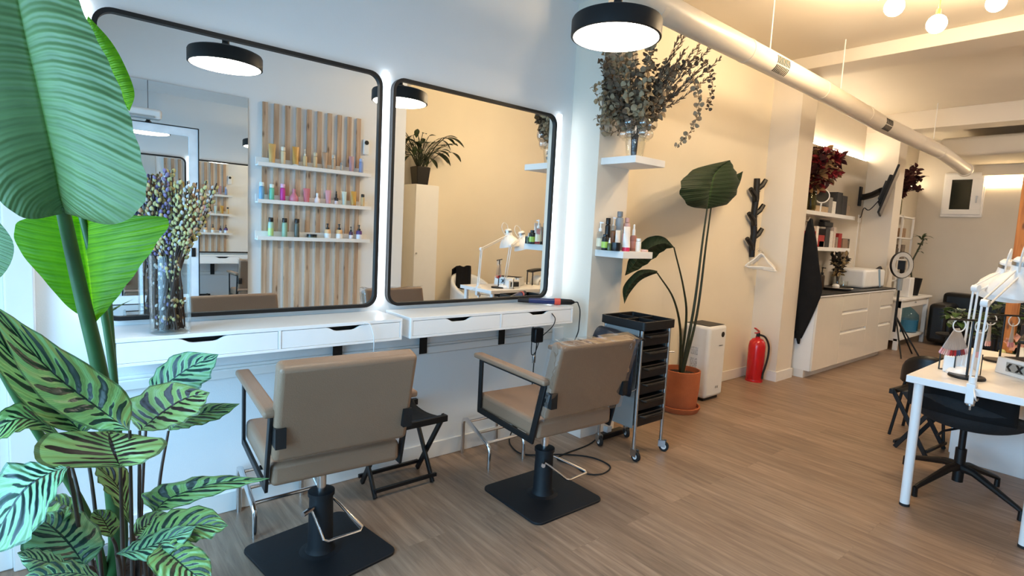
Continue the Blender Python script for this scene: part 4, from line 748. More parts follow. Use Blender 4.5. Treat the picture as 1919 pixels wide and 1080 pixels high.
arm_lamp((3.83,-2.10,.742),(3.891,-2.100,1.225),(4.126,-2.184,1.32),(math.radians(8),math.radians(-14),0),'second white swing arm lamp on the desk, its shade half hidden behind the nearer lamp',False)
rt=Vector((0.76434285,-0.64259204,0)).normalized(); fw=Vector((.6445,.7588,0)).normalized()
def swatch_stand(base,h,lb,fans):
    t=thing('swatch_stand',lb,'swatch stand',base,group='nail swatch stands'); B=Vector(base); k={}
    MB().lathe([(0,0),(.082,0),(.084,.006),(.08,.014),(0,.016)],B,36).build('base','blackp',t)
    MB().tube([B+Vector((0,0,.01)),B+Vector((0,0,h))],.006,10).build('pole','blackp',t)
    MB().tube([B+Vector((0,0,h))-rt*.13,B+Vector((0,0,h))+rt*.13],.006,10).build('crossbar','blackp',t)
    for q,(o,cols) in enumerate(fans):
        C0=B+Vector((0,0,h-.02))+rt*o; ax=rt if abs(o)<.12 else rt
        MB().tube([C0+rt*.034*math.cos(a)+fw*.0+Vector((0,0,.034*math.sin(a)-.012)) for a in [2*PI*i/20 for i in range(20)]],.0032,6,True).build('ring','matwhite',t)
        n=len(cols)
        for i,cn in enumerate(cols):
            a=math.radians(-26+52*i/(n-1)) if n>3 else math.radians(-4+4*i); d=(Vector((0,0,-1))*math.cos(a)+rt*math.sin(a)); p=C0+Vector((0,0,-.03))+rt*.028*math.sin(a*2)+fw*(.002*i)
            e=p+d*.15; w=d.cross(fw).normalized()
            mb=MB(); mb.add([p+w*.002,p-w*.002,e-w*.0065,e+w*.0065],[(0,1,2,3)]); s=mb.build('swatch_stick',M.setdefault('stick',mat('frosted_plastic','#cfcaca',.4,alpha=.72)),t,solid=.0012)
            key='nail_'+cn.lstrip('#')
            if key not in M: M[key]=mat(key,cn,.2,coat=.5)
            mb=MB(); mb.add([e-w*.0065-d*.028,e+w*.0065-d*.028,e+w*.0075,e+d*.006,e-w*.0075],[(0,1,2,3,4)]); mb.build('nail_tip',key,s,solid=.0022)
    return t
cols1=['#e7a9b4','#efb6bd','#e9c6c6','#f1d3d4','#e59aa9','#b3122b','#8c0f1f','#c01530','#27305c','#39407a','#7a1a30','#a01632','#efd0d4','#f0dfe0']
swatch_stand((3.767,-2.131,0.740),.318,'black nail swatch stand with a fan of coloured tips, beside the clamped lamp',[(-.075,cols1),(.045,['#e9c6cb','#eab5c0','#f0d4d6'])])
swatch_stand((4.551,-2.146,0.740),.30,'second swatch stand with one bundle of pink tips, behind the white patterned box',[(-.085,['#eac9cc','#e9b9c0','#e0a8b0']),(.06,['#e79fae','#e9a9b5','#e58d9f'])])
# napkin box in wire holder
p=Vector((3.890,-2.074,0.740)); t=thing('napkin_holder','white napkin box in a thin black wire holder behind the swatch stand','napkin holder',p)
def obx(mb,c,w,d,z0,z1,ax=rt,ay=fw,tw=1):
    v=[]
    for z,s in ((z0,1),(z1,tw)):
        for a,b in ((-1,-1),(1,-1),(1,1),(-1,1)): q=c+ax*a*w/2*s+ay*b*d/2*s; v.append((q.x,q.y,z))
    return mb.add(v,[(0,1,2,3),(4,5,6,7),(0,1,5,4),(1,2,6,5),(2,3,7,6),(3,0,4,7)])
obx(MB(),p,.135,.10,.748,.86,tw=.9).build('napkins','matwhite',t,bevel=.012)
for o in (-.055,.055):
    q=p+fw*o; MB().tube([q-rt*.075+Vector((0,0,.12)),q-rt*.075+Vector((0,0,.004)),q+rt*.075+Vector((0,0,.004)),q+rt*.075+Vector((0,0,.12))],.003,6).build('wire','blackp',t)
# dust collector box with chevron pattern
p0=Vector((4.127,-2.190,0.740)); p1=Vector((4.030,-2.333,0.740)); ex_=(p1-p0).normalized(); ey_=Vector((-ex_.y,ex_.x,0)); ey_=ey_ if ey_.x>0 else -ey_
c=p0+ex_*.16+ey_*.11; t=thing('nail_dust_collector','white box with black chevron pattern on its front, at the right end of the desk','device',c)
obx(MB(),c,.32,.22,.7405,.835,ex_,ey_,.96).build('housing','matwhite',t,bevel=.004)
obx(MB(),c,.27,.17,.8345,.838,ex_,ey_).build('mesh_top',mat('dark_mesh','#3a3432',.7,var=.4,scale=200),t)
mb=MB(); q0=p0+ex_*.075-ey_*.0015
pf=obx(MB(),p0+ex_*.165+ey_*.001,.20,.004,.762,.815,ex_,ey_).build('front_plate','alu',t)
for i in range(5):
    a=q0+ex_*(.01+i*.033); w=.014; s=1 if i%2 else -1; dx=.012
    zs=((.768,0),(.788,dx*s*1.4),(.810,0)); mb.add([a+ex_*(zs[0][1])+Vector((0,0,zs[0][0]-p0.z)),a+ex_*(zs[0][1]+w)+Vector((0,0,zs[0][0]-p0.z)),a+ex_*(zs[1][1]+w)+Vector((0,0,zs[1][0]-p0.z)),a+ex_*(zs[2][1]+w)+Vector((0,0,zs[2][0]-p0.z)),a+ex_*(zs[2][1])+Vector((0,0,zs[2][0]-p0.z)),a+ex_*(zs[1][1])+Vector((0,0,zs[1][0]-p0.z))],[(0,1,2,5),(5,2,3,4)])
mb.build('chevrons','blackp',t,solid=.002)
# small devices only seen in the mirror
t=thing('digital_clock','small white digital clock with dark display on the desk, seen in the right mirror','clock',(3.93,-2.02,.74))
MB().box(3.82,3.99,-2.07,-2.01,.7405,.835).build('case','matwhite',t,bevel=.006); MB().box(3.845,3.965,-2.009,-2.0065,.762,.815).build('display',mat('dark_display','#2a2e33',.25),t)
t=thing('hand_rest','black arched hand rest on four legs straddling the white nail lamp, seen in the mirror','hand rest',(4.55,-2.30,.74))
mb=MB(); rows=[[(4.36+.40*i/12,-2.36+.12*j/4,.905+.022*math.sin(PI*i/12)) for j in range(5)] for i in range(13)]; mb.grid(rows); mb.build('cushion','leather',t,solid=.03,sub=1)
for x in (4.38,4.74):
    for y in (-2.35,-2.25): MB().tube([(x,y,.7405),(x,y,.90)],.007,8).build('leg','black',t)
t=thing('nail_lamp','white domed nail drying lamp under the black hand rest, seen in the mirror','nail lamp',(4.56,-2.30,.74))
mb=MB(); rows=[[(4.56+.10*math.cos(a)*(1-.0*i),-2.38+.15*i/4,.7415+.10*math.sin(a)) for a in [PI*j/14 for j in range(15)]] for i in range(5)]; mb.grid(rows); mb.build('dome','matwhite',t,solid=.02); 
# peach flowers at the far side of the desk
t=thing('peach_flowers','peach coloured artificial flowers lying behind the chevron box','flowers',(5.433,-2.079,0.744))
fm=mat('peach_petal','#efb59f',.6,var=.1,scale=30)
for (x,y) in ((1885,640),(1900,632),(1914,636),(1893,650),(1908,648),(1922,642)):
    c=Vector((5.446,-2.086,0.773))+rt*((x-1899)*.004)+Vector((0,0,(641-y)*.004)); mb=MB()
    for k in range(5):
        a=2*PI*k/5+R.random(); d=(rt*math.cos(a)+Vector((0,0,1))*math.sin(a)*.8-fw*.5).normalized(); leaf(mb,c,c+d*.042,.036,-fw,.2,.3,n=5)
    mb.build('blossom',fm,t)
c=Vector((5.315,-2.049,0.701)); MB().ball(c,.022,12).build('bud',mat('cream_bud','#d9dc9a',.6),t); MB().tube([c,Vector((5.508,-2.152,0.670))],.004,6).build('stem','stem',t); MB().tube([Vector((5.446,-2.090,0.737)),Vector((5.509,-2.099,0.567))],.004,6).build('stem','stem',t)
# ================================================================== ALCOVE: CABINETS, WORKTOP, SHELVES
xs=[6.0,6.683,7.486,7.931,8.40]
labs=['white gloss cabinet with a plain wide door, nearest the black coat','white gloss cabinet with three drawers in the middle of the counter','narrow white gloss cabinet with plain door right of the drawers','white gloss drawer cabinet at the far right end of the counter']
gz=(.462,.688)
for i,lb in enumerate(labs):
    a,b=xs[i],xs[i+1]; t=thing('base_cabinet',lb,'cabinet',((a+b)/2,-.2,.08),group='counter cabinets')
    MB().box(a,b-.001,-.449,.055,.082,.875).build('body','white',t)
    if i in (1,3):
        z=[.085,gz[0]-.0,gz[1]-.0,.872]
        for k in range(3):
            mb=MB(); top=z[k+1]-(.028 if k<2 else .003); o=[(-.450,z[k]+.002),(-.470,z[k]+.002),(-.470,top-.012),(-.458,top),(-.450,top)]; mb.prism(o,a+.0015,b-.0025,'x'); mb.build('drawer','gloss',t)
    else:
        MB().box(a+.0015,b-.0025,-.470,-.450,.087,.869).build('door','gloss',t,bevel=.002)
    MB().box(max(a,5.975),b-.001 if i<3 else b-.08,-.39,.05,0,.081).build('plinth','matwhite',t)
t=thing('worktop','thin black worktop running over the white gloss cabinets','worktop',(7.2,-.2,.876))
MB().box(5.985,8.42,-.480,.058,.890,.905).build('slab','blackp',t,bevel=.002); MB().box(5.985,8.42,-.482,.058,.8755,.8895).build('edge_strip','white',t)
for x0,x1,z,lb in ((6.10,7.72,1.800,'upper white shelf in the alcove under the red autumn bouquet'),(6.10,7.66,1.395,'lower white shelf in the alcove stocked with red and white boxes')):
    t=MB().box(x0,x1,-.14,.059,z-.045,z).build('wall_shelf','white',bevel=.002); tag(t,lb,'shelf','alcove shelves')
def boxes(lst,y,z,grp,where):
    for x,w,h,c,nm in lst:
        key='bx'+c
        if key not in M: M[key]=mat('carton_'+c.lstrip('#'),c,.55,var=.25,scale=70)
        t=MB().box(x,x+w,y,y+.10,z+.001,z+h).build('product_box',key,bevel=.002); tag(t,nm+' '+where,'box',grp)
boxes([(6.60,.36,.07,'#b79f80','long flat tan box'),(6.97,.10,.19,'#8f8b86','tall grey and white box'),(7.08,.10,.15,'#e0dcd4','small white box'),(7.20,.16,.27,'#3b3a3b','upright black box'),(7.37,.15,.24,'#454446','charcoal box with pale print'),(7.53,.10,.13,'#9d8d7c','beige translucent box')],-.10,1.80,'boxes on the upper alcove shelf','on the upper alcove shelf')
boxes([(6.47,.11,.12,'#d9cfcf','small white box beside the coat'),(6.60,.09,.18,'#a83a34','red box with white print'),(6.70,.06,.24,'#e8e0da','tall slim white box'),(6.78,.16,.14,'#a52f2c','wide red box'),(6.80,.15,.07,'#d2c3b7','flat pale box in front of the wide red one'),(6.97,.12,.22,'#2e2f33','black box'),(7.10,.09,.20,'#d8d2ca','white box with black dots'),(7.20,.07,.25,'#c8b9ae','tall cream carton'),(7.29,.07,.13,'#8f7d70','brown grey box'),(7.37,.10,.18,'#9c2522','dark red box')],-.10,1.395,'boxes on the lower alcove shelf','on the lower alcove shelf')
t=MB(); t.box(7.49,7.65,-.11,.02,1.396,1.51); t=t.build('plastic_bin',mat('brown_translucent_bin','#8b6f5a',.35,var=.1),bevel=.006); tag(t,'brown translucent bin at the right end of the lower alcove shelf','bin')
t=MB(); t.box(6.30,6.62,-.0,.05,1.396,1.60); t=t.build('wooden_tray',mat('rust_brown_tray','#8a4526',.6),bevel=.003); tag(t,'rust brown tray leaning on the alcove wall behind the boxes','tray')
t=MB(); t.box(6.97,7.22,-.08,.0,1.64,1.70); t.box(6.99,7.20,-.05,.0,1.70,1.725); t=t.build('hair_clipper','blackp',bevel=.01); tag(t,'black clipper lying on top of the boxes on the lower alcove shelf','clipper')
t=thing('table_mirror','small round vanity mirror with white rim on the upper alcove shelf','mirror',(6.72,-.09,1.80))
c=Vector((6.73,-.105,1.985)); ax_=Vector((-.8,-.6,.05)).normalized()
MB().tube([c-ax_*.008,c+ax_*.008],.085,28).build('rim','matwhite',t,bevel=.003); MB().tube([c+ax_*.008,c+ax_*.010],.072,28).build('glass','blackp',t); MB().tube([(6.73,-.10,1.80),(6.735,-.105,1.91)],.01,8).build('stem','matwhite',t)
# television on a swing arm
t=thing('television','flat black television tilted forward on a swing arm near the end of the counter','television',(8.15,-.2,2.1))
c=Vector((8.12,-.36,2.14)); w=Vector((.962,.272,0)).normalized(); n=Vector((w.y,-w.x,0)); up=(Vector((0,0,1))*math.cos(math.radians(15))+n*math.sin(math.radians(15))).normalized(); nn=w.cross(up).normalized()
nn=nn if nn.y<0 else -nn
def slab(mb,c,a,b,h,k):
    v=[c+w*i*a+up*j*b+nn*l for i in(-1,1) for j in(-1,1) for l in(h,k)]; mb.add(v,[(0,1,3,2),(4,5,7,6),(0,1,5,4),(2,3,7,6),(0,2,6,4),(1,3,7,5)]); return mb
slab(MB(),c,.50,.30,-.012,.012).build('screen_panel','rubber',t,bevel=.003); slab(MB(),c,.36,.18,-.055,-.012).build('back_housing','rubber',t,bevel=.01); slab(MB(),c,.488,.288,.012,.0135).build('screen',mat('grey_screen','#6b6560',.4),t)
slab(MB(),c,.13,.12,-.08,-.055).build('mount_plate','black',t,bevel=.004)
a=c-nn*.08; MB().tube([a,(8.25,-.14,2.12),(8.37,-.0,2.10),(8.37,.055,2.10)],.042,8).build('arm','black',t); MB().box(8.33,8.41,.04,.059,1.98,2.24).build('wall_plate','black',t)
MB().tube(sm([a+Vector((0,0,-.1)),(8.25,-.12,1.92),(8.35,-.02,1.95),(8.40,.02,1.85),(8.42,.04,1.82)],5),.006,6).build('cable','rubber',t)
t=MB(); t.box(8.40,8.48,.045,.0595,1.76,1.86); t.box(8.43,8.445,.05,.0595,.91,1.76); t=t.build('cable_cover','trim'); tag(t,'white socket with cable trunking below the television','socket')
# worktop things
t=thing('hot_towel_cabinet','white sterilizer box with pale blue stripe on the far end of the worktop','device',(8.0,-.18,.905))
MB().box(7.62,8.36,-.36,-.0,.906,1.14).build('case','matwhite',t,bevel=.03,seg=3); mb=MB(); mb.prism([(8.06,1.142),(8.14,1.142),(8.22,.91),(8.16,.91)],-.3615,-.3605); mb.build('stripe',mat('pale_blue','#7f9db6',.4),t); MB().tube([(8.33,-.25,1.12),(8.38,-.28,1.16),(8.42,-.3,1.10)],.02,8).build('knob','blackp',t)
t=bottle('pump',(6.72,-.20,.906),.26,.065,'#2b1d14','#111111','brown pump bottle on the worktop beside the hanging coat',None,None)
t=MB().lathe([(0,0),(.16,0),(.19,.025),(.185,.03),(.15,.012),(0,.01)],(6.98,-.26,.9055),28).build('serving_tray','steel'); tag(t,'shallow round silver tray on the black worktop','tray')
t=MB().lathe([(0,0),(.035,0),(.04,.03),(.03,.05),(0,.055)],(7.0,-.26,.916),16).build('candle','matwhite'); tag(t,'small white candle on the silver tray','candle')
t=MB(); t.lathe([(0,0),(.045,0),(.05,.09),(.046,.09),(.042,.006),(0,.005)],(7.28,-.24,.9055),24); t=t.build('drinking_glass','glass'); tag(t,'low clear drinking glass on the worktop right of the tray','glass')
t=thing('framed_picture','small dark framed picture leaning on the alcove wall above the worktop','picture',(7.95,.03,1.2))
mb=MB(); mb.box(7.83,8.13,.035,.058,1.17,1.52); mb.build('frame','blackp',t,bevel=.004); MB().box(7.86,8.10,.033,.036,1.20,1.49).build('print',mat('grey_brown_print','#7a6a58',.6,var=.5,scale=9),t)
# coat on a hook of the column
t=thing('black_coat','long black coat hanging beside the column in front of the counter','coat',(6.02,-.36,1.6))
mb=MB(); rows=[]
prof=[(1.68,-.30,-.33),(1.60,-.285,-.355),(1.45,-.26,-.40),(1.25,-.235,-.44),(1.05,-.225,-.49),(.93,-.225,-.515),(.80,-.235,-.47),(.65,-.25,-.43),(.5,-.27,-.375),(.42,-.285,-.345)]
for z,ya,yb in prof:
    row=[]
    for j in range(24):
        a=2*PI*j/24; yy=(ya+yb)/2+(yb-ya)/2*math.cos(a); xx=5.975+.035*math.sin(a)*(1+.5*math.sin(z*14+j)); row.append((xx,yy+.008*math.sin(j*2.1+z*6),z+.012*math.sin(j*1.7)))
    rows.append(row)
mb.grid(rows,close=True); mb.add(rows[0],[tuple(range(24))]); mb.add(rows[-1],[tuple(range(24))]); mb.build('body','cloth',t,ang=80,sub=1)
mb=MB(); mb.tube([(5.965,-.31,.50),(5.96,-.325,.40),(5.962,-.33,.36)],[.03,.02,.012],8); mb.build('sleeve_end','cloth',t); MB().tube([(5.90,-.285,1.66),(5.93,-.31,1.66),(5.96,-.315,1.70)],.008,8).build('hook','steel',t)
# ================================================================== FAR END
t=thing('console_table','white console table with low shelf holding a big blue water bottle','table',(9.6,-.2,0)); m_='trim'
MB().box(8.86,10.30,-.46,.055,.70,.735).build('tabletop',m_,t,bevel=.006); MB().box(8.92,10.24,-.43,.03,.60,.70).build('apron',m_,t); MB().box(8.92,10.24,-.43,.03,.13,.16).build('low_shelf',m_,t)
for x in (8.92,10.19):
    for y in (-.435,-.02): MB().box(x,x+.055,y,y+.055,0,.70).build('leg',m_,t,bevel=.003)
MB().box(8.925,8.94,-.385,-.02,.16,.60).build('end_panel',m_,t)
MB().cyl((9.55,-.432,.655),(9.55,-.45,.655),.012).build('knob','steel',t)
t=thing('water_bottle','large blue plastic water bottle on the low shelf of the console table','bottle',(9.95,-.24,.161))
MB().lathe([(0,0),(.15,0),(.17,.03),(.165,.16),(.17,.2),(.16,.27),(.10,.34),(.045,.38),(.045,.40),(0,.40)],(9.95,-.24,.162),28).build('body','blueglass',t); MB().lathe([(0,.01),(.155,.01),(.16,.19),(0,.19)],(9.95,-.24,.162),28).build('water',mat('blue_water','#5f8fa6',.1,trans=.0,var=.05),t); MB().lathe([(0,.40),(.05,.40),(.05,.43),(0,.435)],(9.95,-.24,.162),16).build('cap',mat('blue_cap','#2d6f9e',.4),t)
MB().tube(sm([(9.90,-.24,.58),(9.92,-.24,.63),(9.98,-.24,.63),(10.0,-.24,.58)],5),.008,6).build('handle','blueglass',t)
t=thing('shelf_tower','open white shelf tower standing on the console, filled with small boxes','shelf',(9.7,-.03,.735))
for x in (9.07,9.72,10.27):
    for y in (-.115,.025): MB().box(x,x+.025,y,y+.025,.736,1.93).build('post',m_,t)
for z in (.95,1.27,1.60,1.92): MB().box(9.07,10.295,-.115,.05,z-.02,z).build('shelf_board',m_,t)
for k,(x,z,w,h,c,nm) in enumerate(((9.06,1.601,.10,.22,'#2a2523','upright black box on the second level'),(9.20,1.601,.14,.12,'#6b5546','brown box on the second level'),(9.38,1.601,.15,.14,'#9a7c60','tan box on the second level'),(9.06,1.271,.18,.2,'#8a837b','grey box on the third level'),(9.27,1.271,.14,.16,'#4a4038','dark brown box on the third level'),(9.43,1.271,.11,.22,'#77695c','taupe box on the third level'),(9.08,.951,.2,.14,'#c3a283','beige box on the lowest level'),(9.32,.951,.18,.17,'#cfc6b8','cream box on the lowest level'))):
    key='bx'+c
    if key not in M: M[key]=mat('carton_'+c.lstrip('#'),c,.55,var=.3,scale=30)
    x=9.12+(x-9.06)*2.1; tt=MB().box(x,x+w*1.2,-.10,.02,z,z+h).build('storage_box',key,bevel=.003); tag(tt,nm+' of the white shelf tower','box','boxes in the shelf tower')
t=thing('ring_light','round ring light on a black tripod in front of the console table','ring light',(8.70,-.58,0))
c=Vector((8.42,-.56,1.20)); c=Vector((8.590,-0.470,1.209)); ax_=Vector((-.48,-.88,.05)).normalized(); s1=ax_.cross(Vector((0,0,1))).normalized(); s2=s1.cross(ax_).normalized()
rows=[]
for i in range(37):
    a=2*PI*i/36; row=[]
    for r,dz in ((.115,-.012),(.115,.012),(.172,.012),(.172,-.012)): row.append(c+(s1*math.cos(a)+s2*math.sin(a))*r+ax_*dz)
    rows.append(row)
MB().grid(rows,close=True).build('ring',mat('grey_ring_diffuser','#b4b2ad',.5),t); 
rows=[[c+(s1*math.cos(2*PI*i/36)+s2*math.sin(2*PI*i/36))*r+ax_*dz for r,dz in ((.171,-.016),(.178,-.016),(.178,.014),(.171,.014))] for i in range(37)]; MB().grid(rows,close=True).build('rim','blackp',t)
MB().box(c.x-.02,c.x+.02,c.y-.04,c.y+.04,c.z-.06,c.z+.06).build('phone_clip','blackp',t); MB().tube([c-Vector((0,0,.18)),(c.x,c.y,c.z-.34)],.035,10).build('control_head','alu',t)
MB().tube([(c.x,c.y,c.z-.3),(c.x,c.y,.30)],[.014,.018],10).build('pole','black',t)
for a in (215,330,270): 
    MB().tube([(c.x,c.y,.52),(c.x+.33*math.cos(math.radians(a)),c.y+.33*math.sin(math.radians(a)),.0)],.010,8).build('leg','black',t)
t=thing('dracaena','thin stemmed plant in a black pot on the right end of the console','plant',(9.85,-.28,.735))
MB().lathe([(0,0),(.10,0),(.135,.26),(.125,.26),(.12,.24),(0,.235)],(9.85,-.28,.736),24).build('pot','blackp',t)
mLf2=leafmat('olive_leaf','plain','#2c3a20','#46552f','#5f7040',tr=.15,n=6)
st=MB().tube(sm([(9.85,-.28,.97),(9.98,-.22,1.2),(10.15,-.24,1.42),(10.3,-.26,1.6)],5),.012,8).build('stem','darkstem',t)
for i in range(14):
    f=R.choice((1.38,1.5,1.58,1.62)); b=Vector((10.12+(f-1.42)*.9,-.24,f)); a=R.uniform(0,2*PI); leaf(mb:=MB(),b,b+Vector((math.cos(a)*.22,math.sin(a)*.15,R.uniform(-.02,.12))),.035,(0,0,1),.15); mb.build('leaf',mLf2,st)
MB().tube([(9.80,-.16,.95),(9.78,-.16,1.22)],[.03,.035],8).build('support_stick','blackp',t)
t=MB(); t.box(9.25,9.45,-.42,-.28,.736,1.02); t=t.build('white_carton','matwhite',bevel=.01); tag(t,'upright white carton at the front left of the console table','box')
# sofa
t=thing('leather_sofa','black leather sofa against the far wall','sofa',(10.55,-1.5,0)); y0,y1=-3.0,-.50
MB().box(10.05,10.95,y0,y1,.04,.42).build('base','leather',t,bevel=.04,seg=3); MB().box(10.62,10.96,y0+.02,y1-.02,.42,.78).build('back','leather',t,bevel=.06,seg=4)
for a,b in ((y1-.24,y1),(y0,y0+.24)): MB().box(10.0,10.80,a,b,.05,.63).build('armrest','leather',t,bevel=.06,seg=4)
for k in range(2): MB().box(10.03,10.62,y0+.26+k*1.0,y0+1.24+k*1.0,.42,.52).build('cushion','leather',t,bevel=.04,seg=3)
# post and partition at the right edge
PX,PY=6.6,(6.600,-1.851,1.655)[1]
t=struct('trim_6',MB().box(PX,PX+.09,PY-.09,PY,0,3.22),'postwood',bevel=.004)
t=struct('wall_partition',MB().box(PX+.02,PX+.07,-3.6,PY-.09,1.15,3.22),mat('lilac_partition_paint','#cdc4cf',.7,var=.02))
t=thing('sideboard','low dark sideboard under the partition beside the orange pine post','sideboard',(6.8,-2.6,0)); MB().box(6.62,7.0,-3.3,PY-.12,.02,.80).build('body',mat('dark_walnut','#2a1c14',.5,var=.2),t,bevel=.004)
def bushy(name,lb,base,pot_r,pot_h,n,rad,hgt,lf,lw,mats,potm,flat=1.0):
    B=Vector(base); t=thing(name,lb,'plant',B); MB().lathe([(0,0),(pot_r*.75,0),(pot_r,pot_h),(pot_r*.93,pot_h),(pot_r*.9,pot_h*.93),(0,pot_h*.92)],B,24).build('pot',potm,t)
    stm=MB(); groups=[MB() for _ in mats]
    for i in range(n):
        a=R.uniform(0,2*PI); r=rad*R.uniform(.25,1); b=B+Vector((0,0,pot_h)); m_=b+Vector((math.cos(a)*r,math.sin(a)*r,hgt*R.uniform(.1,1)*(1.1-r/rad*.4)*flat)); stm.tube(sm([b,b.lerp(m_,.5)+Vector((0,0,.08*hgt)),m_],3),.003,5)
        tip=m_+Vector((math.cos(a)*lf,math.sin(a)*lf,R.uniform(-.5,.2)*lf)); leaf(groups[i%len(mats)],m_,tip,lw*R.uniform(.8,1.2),(0,0,1),.12,.2)
    stm.build('stems','darkstem',t)
    for g,m_ in zip(groups,mats): g.build('leaves',m_,t)
    return t
mV=leafmat('variegated_leaf','calathea','#cfd8c6','#2a5a30',tr=.2,n=4); mP=leafmat('pothos_leaf','plain','#3d5a25','#57793a','#7c9a4a',tr=.25,n=5)
bushy('variegated_plant','green and white variegated plant in front of the black sofa',((8.745,-1.117,0.364)),.10,.12,34,.15,.24,.14,.10,[mV,mP,mP],'blackp')
t=MB(); q=Vector((8.745,-1.117,0.364)); t.lathe([(0,0),(.17,0),(.17,.02),(.03,.03),(.03,q.z-.03),(.22,q.z-.02),(.22,q.z),(0,q.z)],(q.x,q.y,0),28); t=t.build('side_table','black'); tag(t,'small black round side table carrying the variegated plant','table')
bushy('pothos','bushy green pothos in front of the orange pine post, behind the lamp arms',(7.278,-1.843,0.405),.10,.12,64,.30,.42,.13,.09,[mP,mLf2],'blackp')
q=Vector((7.278,-1.843,0.405)); t=MB(); t.lathe([(0,0),(.13,0),(.13,.02),(.025,.03),(.025,q.z-.03),(.14,q.z-.02),(.14,q.z),(0,q.z)],(q.x,q.y,0),24); t=t.build('plant_stand','black'); tag(t,'black round stand under the bushy green pothos behind the nail desk','plant stand')
t=bushy('anthurium','dark leaved plant with a red tipped leaf behind the lamp shades',((7.834,-1.628,0.632)),.08,.10,7,.16,.36,.20,.07,[mLf],'blackp'); q=Vector((7.834,-1.628,0.632))
t=MB(); t.lathe([(0,0),(.13,0),(.13,.02),(.025,.03),(.025,q.z-.03),(.14,q.z-.02),(.14,q.z),(0,q.z)],(q.x,q.y,0),24); t=t.build('plant_stand','black'); tag(t,'black pedestal stand under the dark leaved plant behind the lamps','plant stand')

for x,y,lb in ((7.3,-2.75,'added round fill lamp over the back of the salon, out of view'),(9.4,-2.7,'added round fill lamp near the far wall above the sofa, out of view')):  # unseen lamps, added on the ceiling to brighten the back bays
    t=thing('added_fill_lamp',lb,'lamp',(x,y,3.2)); MB().lathe([(0,3.22),(.24,3.22),(.25,3.20),(.25,3.17),(0,3.17)],(x,y,0),32).build('housing','white',t); MB().lathe([(0,3.150),(.2,3.155),(.235,3.169),(0,3.169)],(x,y,0),32).build('diffuser',M['neutral'],t)
# ================================================================== BOUQUETS
# tall glass vase with pussy willow on the first drawer shelf
VC=Vector((.330,-.150,ZS)); VC=Vector((.325,-.225,ZS))
t=MB(); t.lathe([(0,0),(.068,0),(.070,.004),(.0715,.31),(.068,.31),(.0665,.014),(0,.012)],VC+Vector((0,0,.0005)),48,False); t=t.build('glass_vase','glass'); tag(t,'tall straight glass vase on the long drawer shelf, packed with willow','vase')
mcat=[mat('lavender_catkin','#7d7396',.9,var=.2,scale=60,bump=.3,bscale=300),mat('cream_catkin','#b9ae78',.9,var=.2,scale=60,bump=.3,bscale=300),mat('tan_catkin','#b58f6c',.9,var=.2,scale=60,bump=.3,bscale=300),mat('silver_catkin','#b5b2ae',.9,var=.15,scale=60)]
def willow(i):
    r=R; kind=0 if i<34 else (1 if i%3 else 2); a=r.uniform(0,2*PI); rr=.052*math.sqrt(r.random()); b=VC+Vector((math.cos(a)*rr,math.sin(a)*rr,.016))
    rt2=Vector((.765,-.643,0)); fw2=Vector((.643,.765,0))
    sx=r.uniform(-.22,.03) if kind==0 else r.uniform(-.14,.19); sy=r.uniform(-.06,.04)
    H_=r.uniform(.52,.655)-(abs(sx)*.25); top=VC+rt2*sx+fw2*sy+Vector((0,0,H_)); neck=VC+Vector((0,0,.30))+(top-VC-Vector((0,0,H_)))*.30
    nl=VC+Vector((0,0,.31)); off=(neck-nl); 
    if off.length>.058: neck=nl+off.normalized()*.058
    P_=sm([b,b.lerp(neck,.5)*.5+(b+ (neck-b)*.5)*.5,neck,neck.lerp(top,.55)+rt2*sx*.06,top],6)
    st=MB(); st.tube(P_,[.0033]*(len(P_)//2)+[.0024]*(len(P_)-len(P_)//2),6)
    st=st.build('willow_branch','twig'); lb={0:'thin willow branch with lavender catkins, on the left side of the tall glass vase',1:'thin willow branch with cream yellow catkins, in the tall glass vase',2:'thin willow branch with tan catkins, in the tall glass vase'}[kind]
    lb+=', leaning left' if sx<-.08 else (', leaning right' if sx>.09 else ', nearly upright')
    if kind==0: lb=lb.replace('on the left side of','in')
    tag(st,lb,'branch',{0:'lavender willow branches',1:'cream willow branches',2:'tan willow branches'}[kind])
    mb=MB(); n=len(P_); L_=[(P_[k+1]-P_[k]).length for k in range(n-1)]; tot=sum(L_); s=r.uniform(.02,.05); q=0
    while s<tot-.002:
        acc=0
        for k in range(n-1):
            if acc+L_[k]>=s: break
            acc+=L_[k]
        p=P_[k].lerp(P_[k+1],(s-acc)/L_[k]); d=(P_[k+1]-P_[k]).normalized(); q+=1; an=q*2.4+r.uniform(-.4,.4); o=d.orthogonal().normalized(); o2=d.cross(o); out=o*math.cos(an)+o2*math.sin(an); c=p+out*.0065+d*.004; sz=r.uniform(.0058,.0080)*(1.0 if s>.3 else .85)
        ax_=(d*.9+out*.45).normalized(); rad=[.25,.85,1,.75,.2]; mb.tube([c+ax_*sz*(f-1)*1.0 for f in (-.35,.2,1,1.75,2.3)],[sz*x for x in rad],7); s+=r.uniform(.014,.022) if s>.28 else r.uniform(.05,.09)
    mb.build('catkins',mcat[kind] if r.random()<.85 else mcat[3],st,ang=80)
for i in range(84): willow(i)
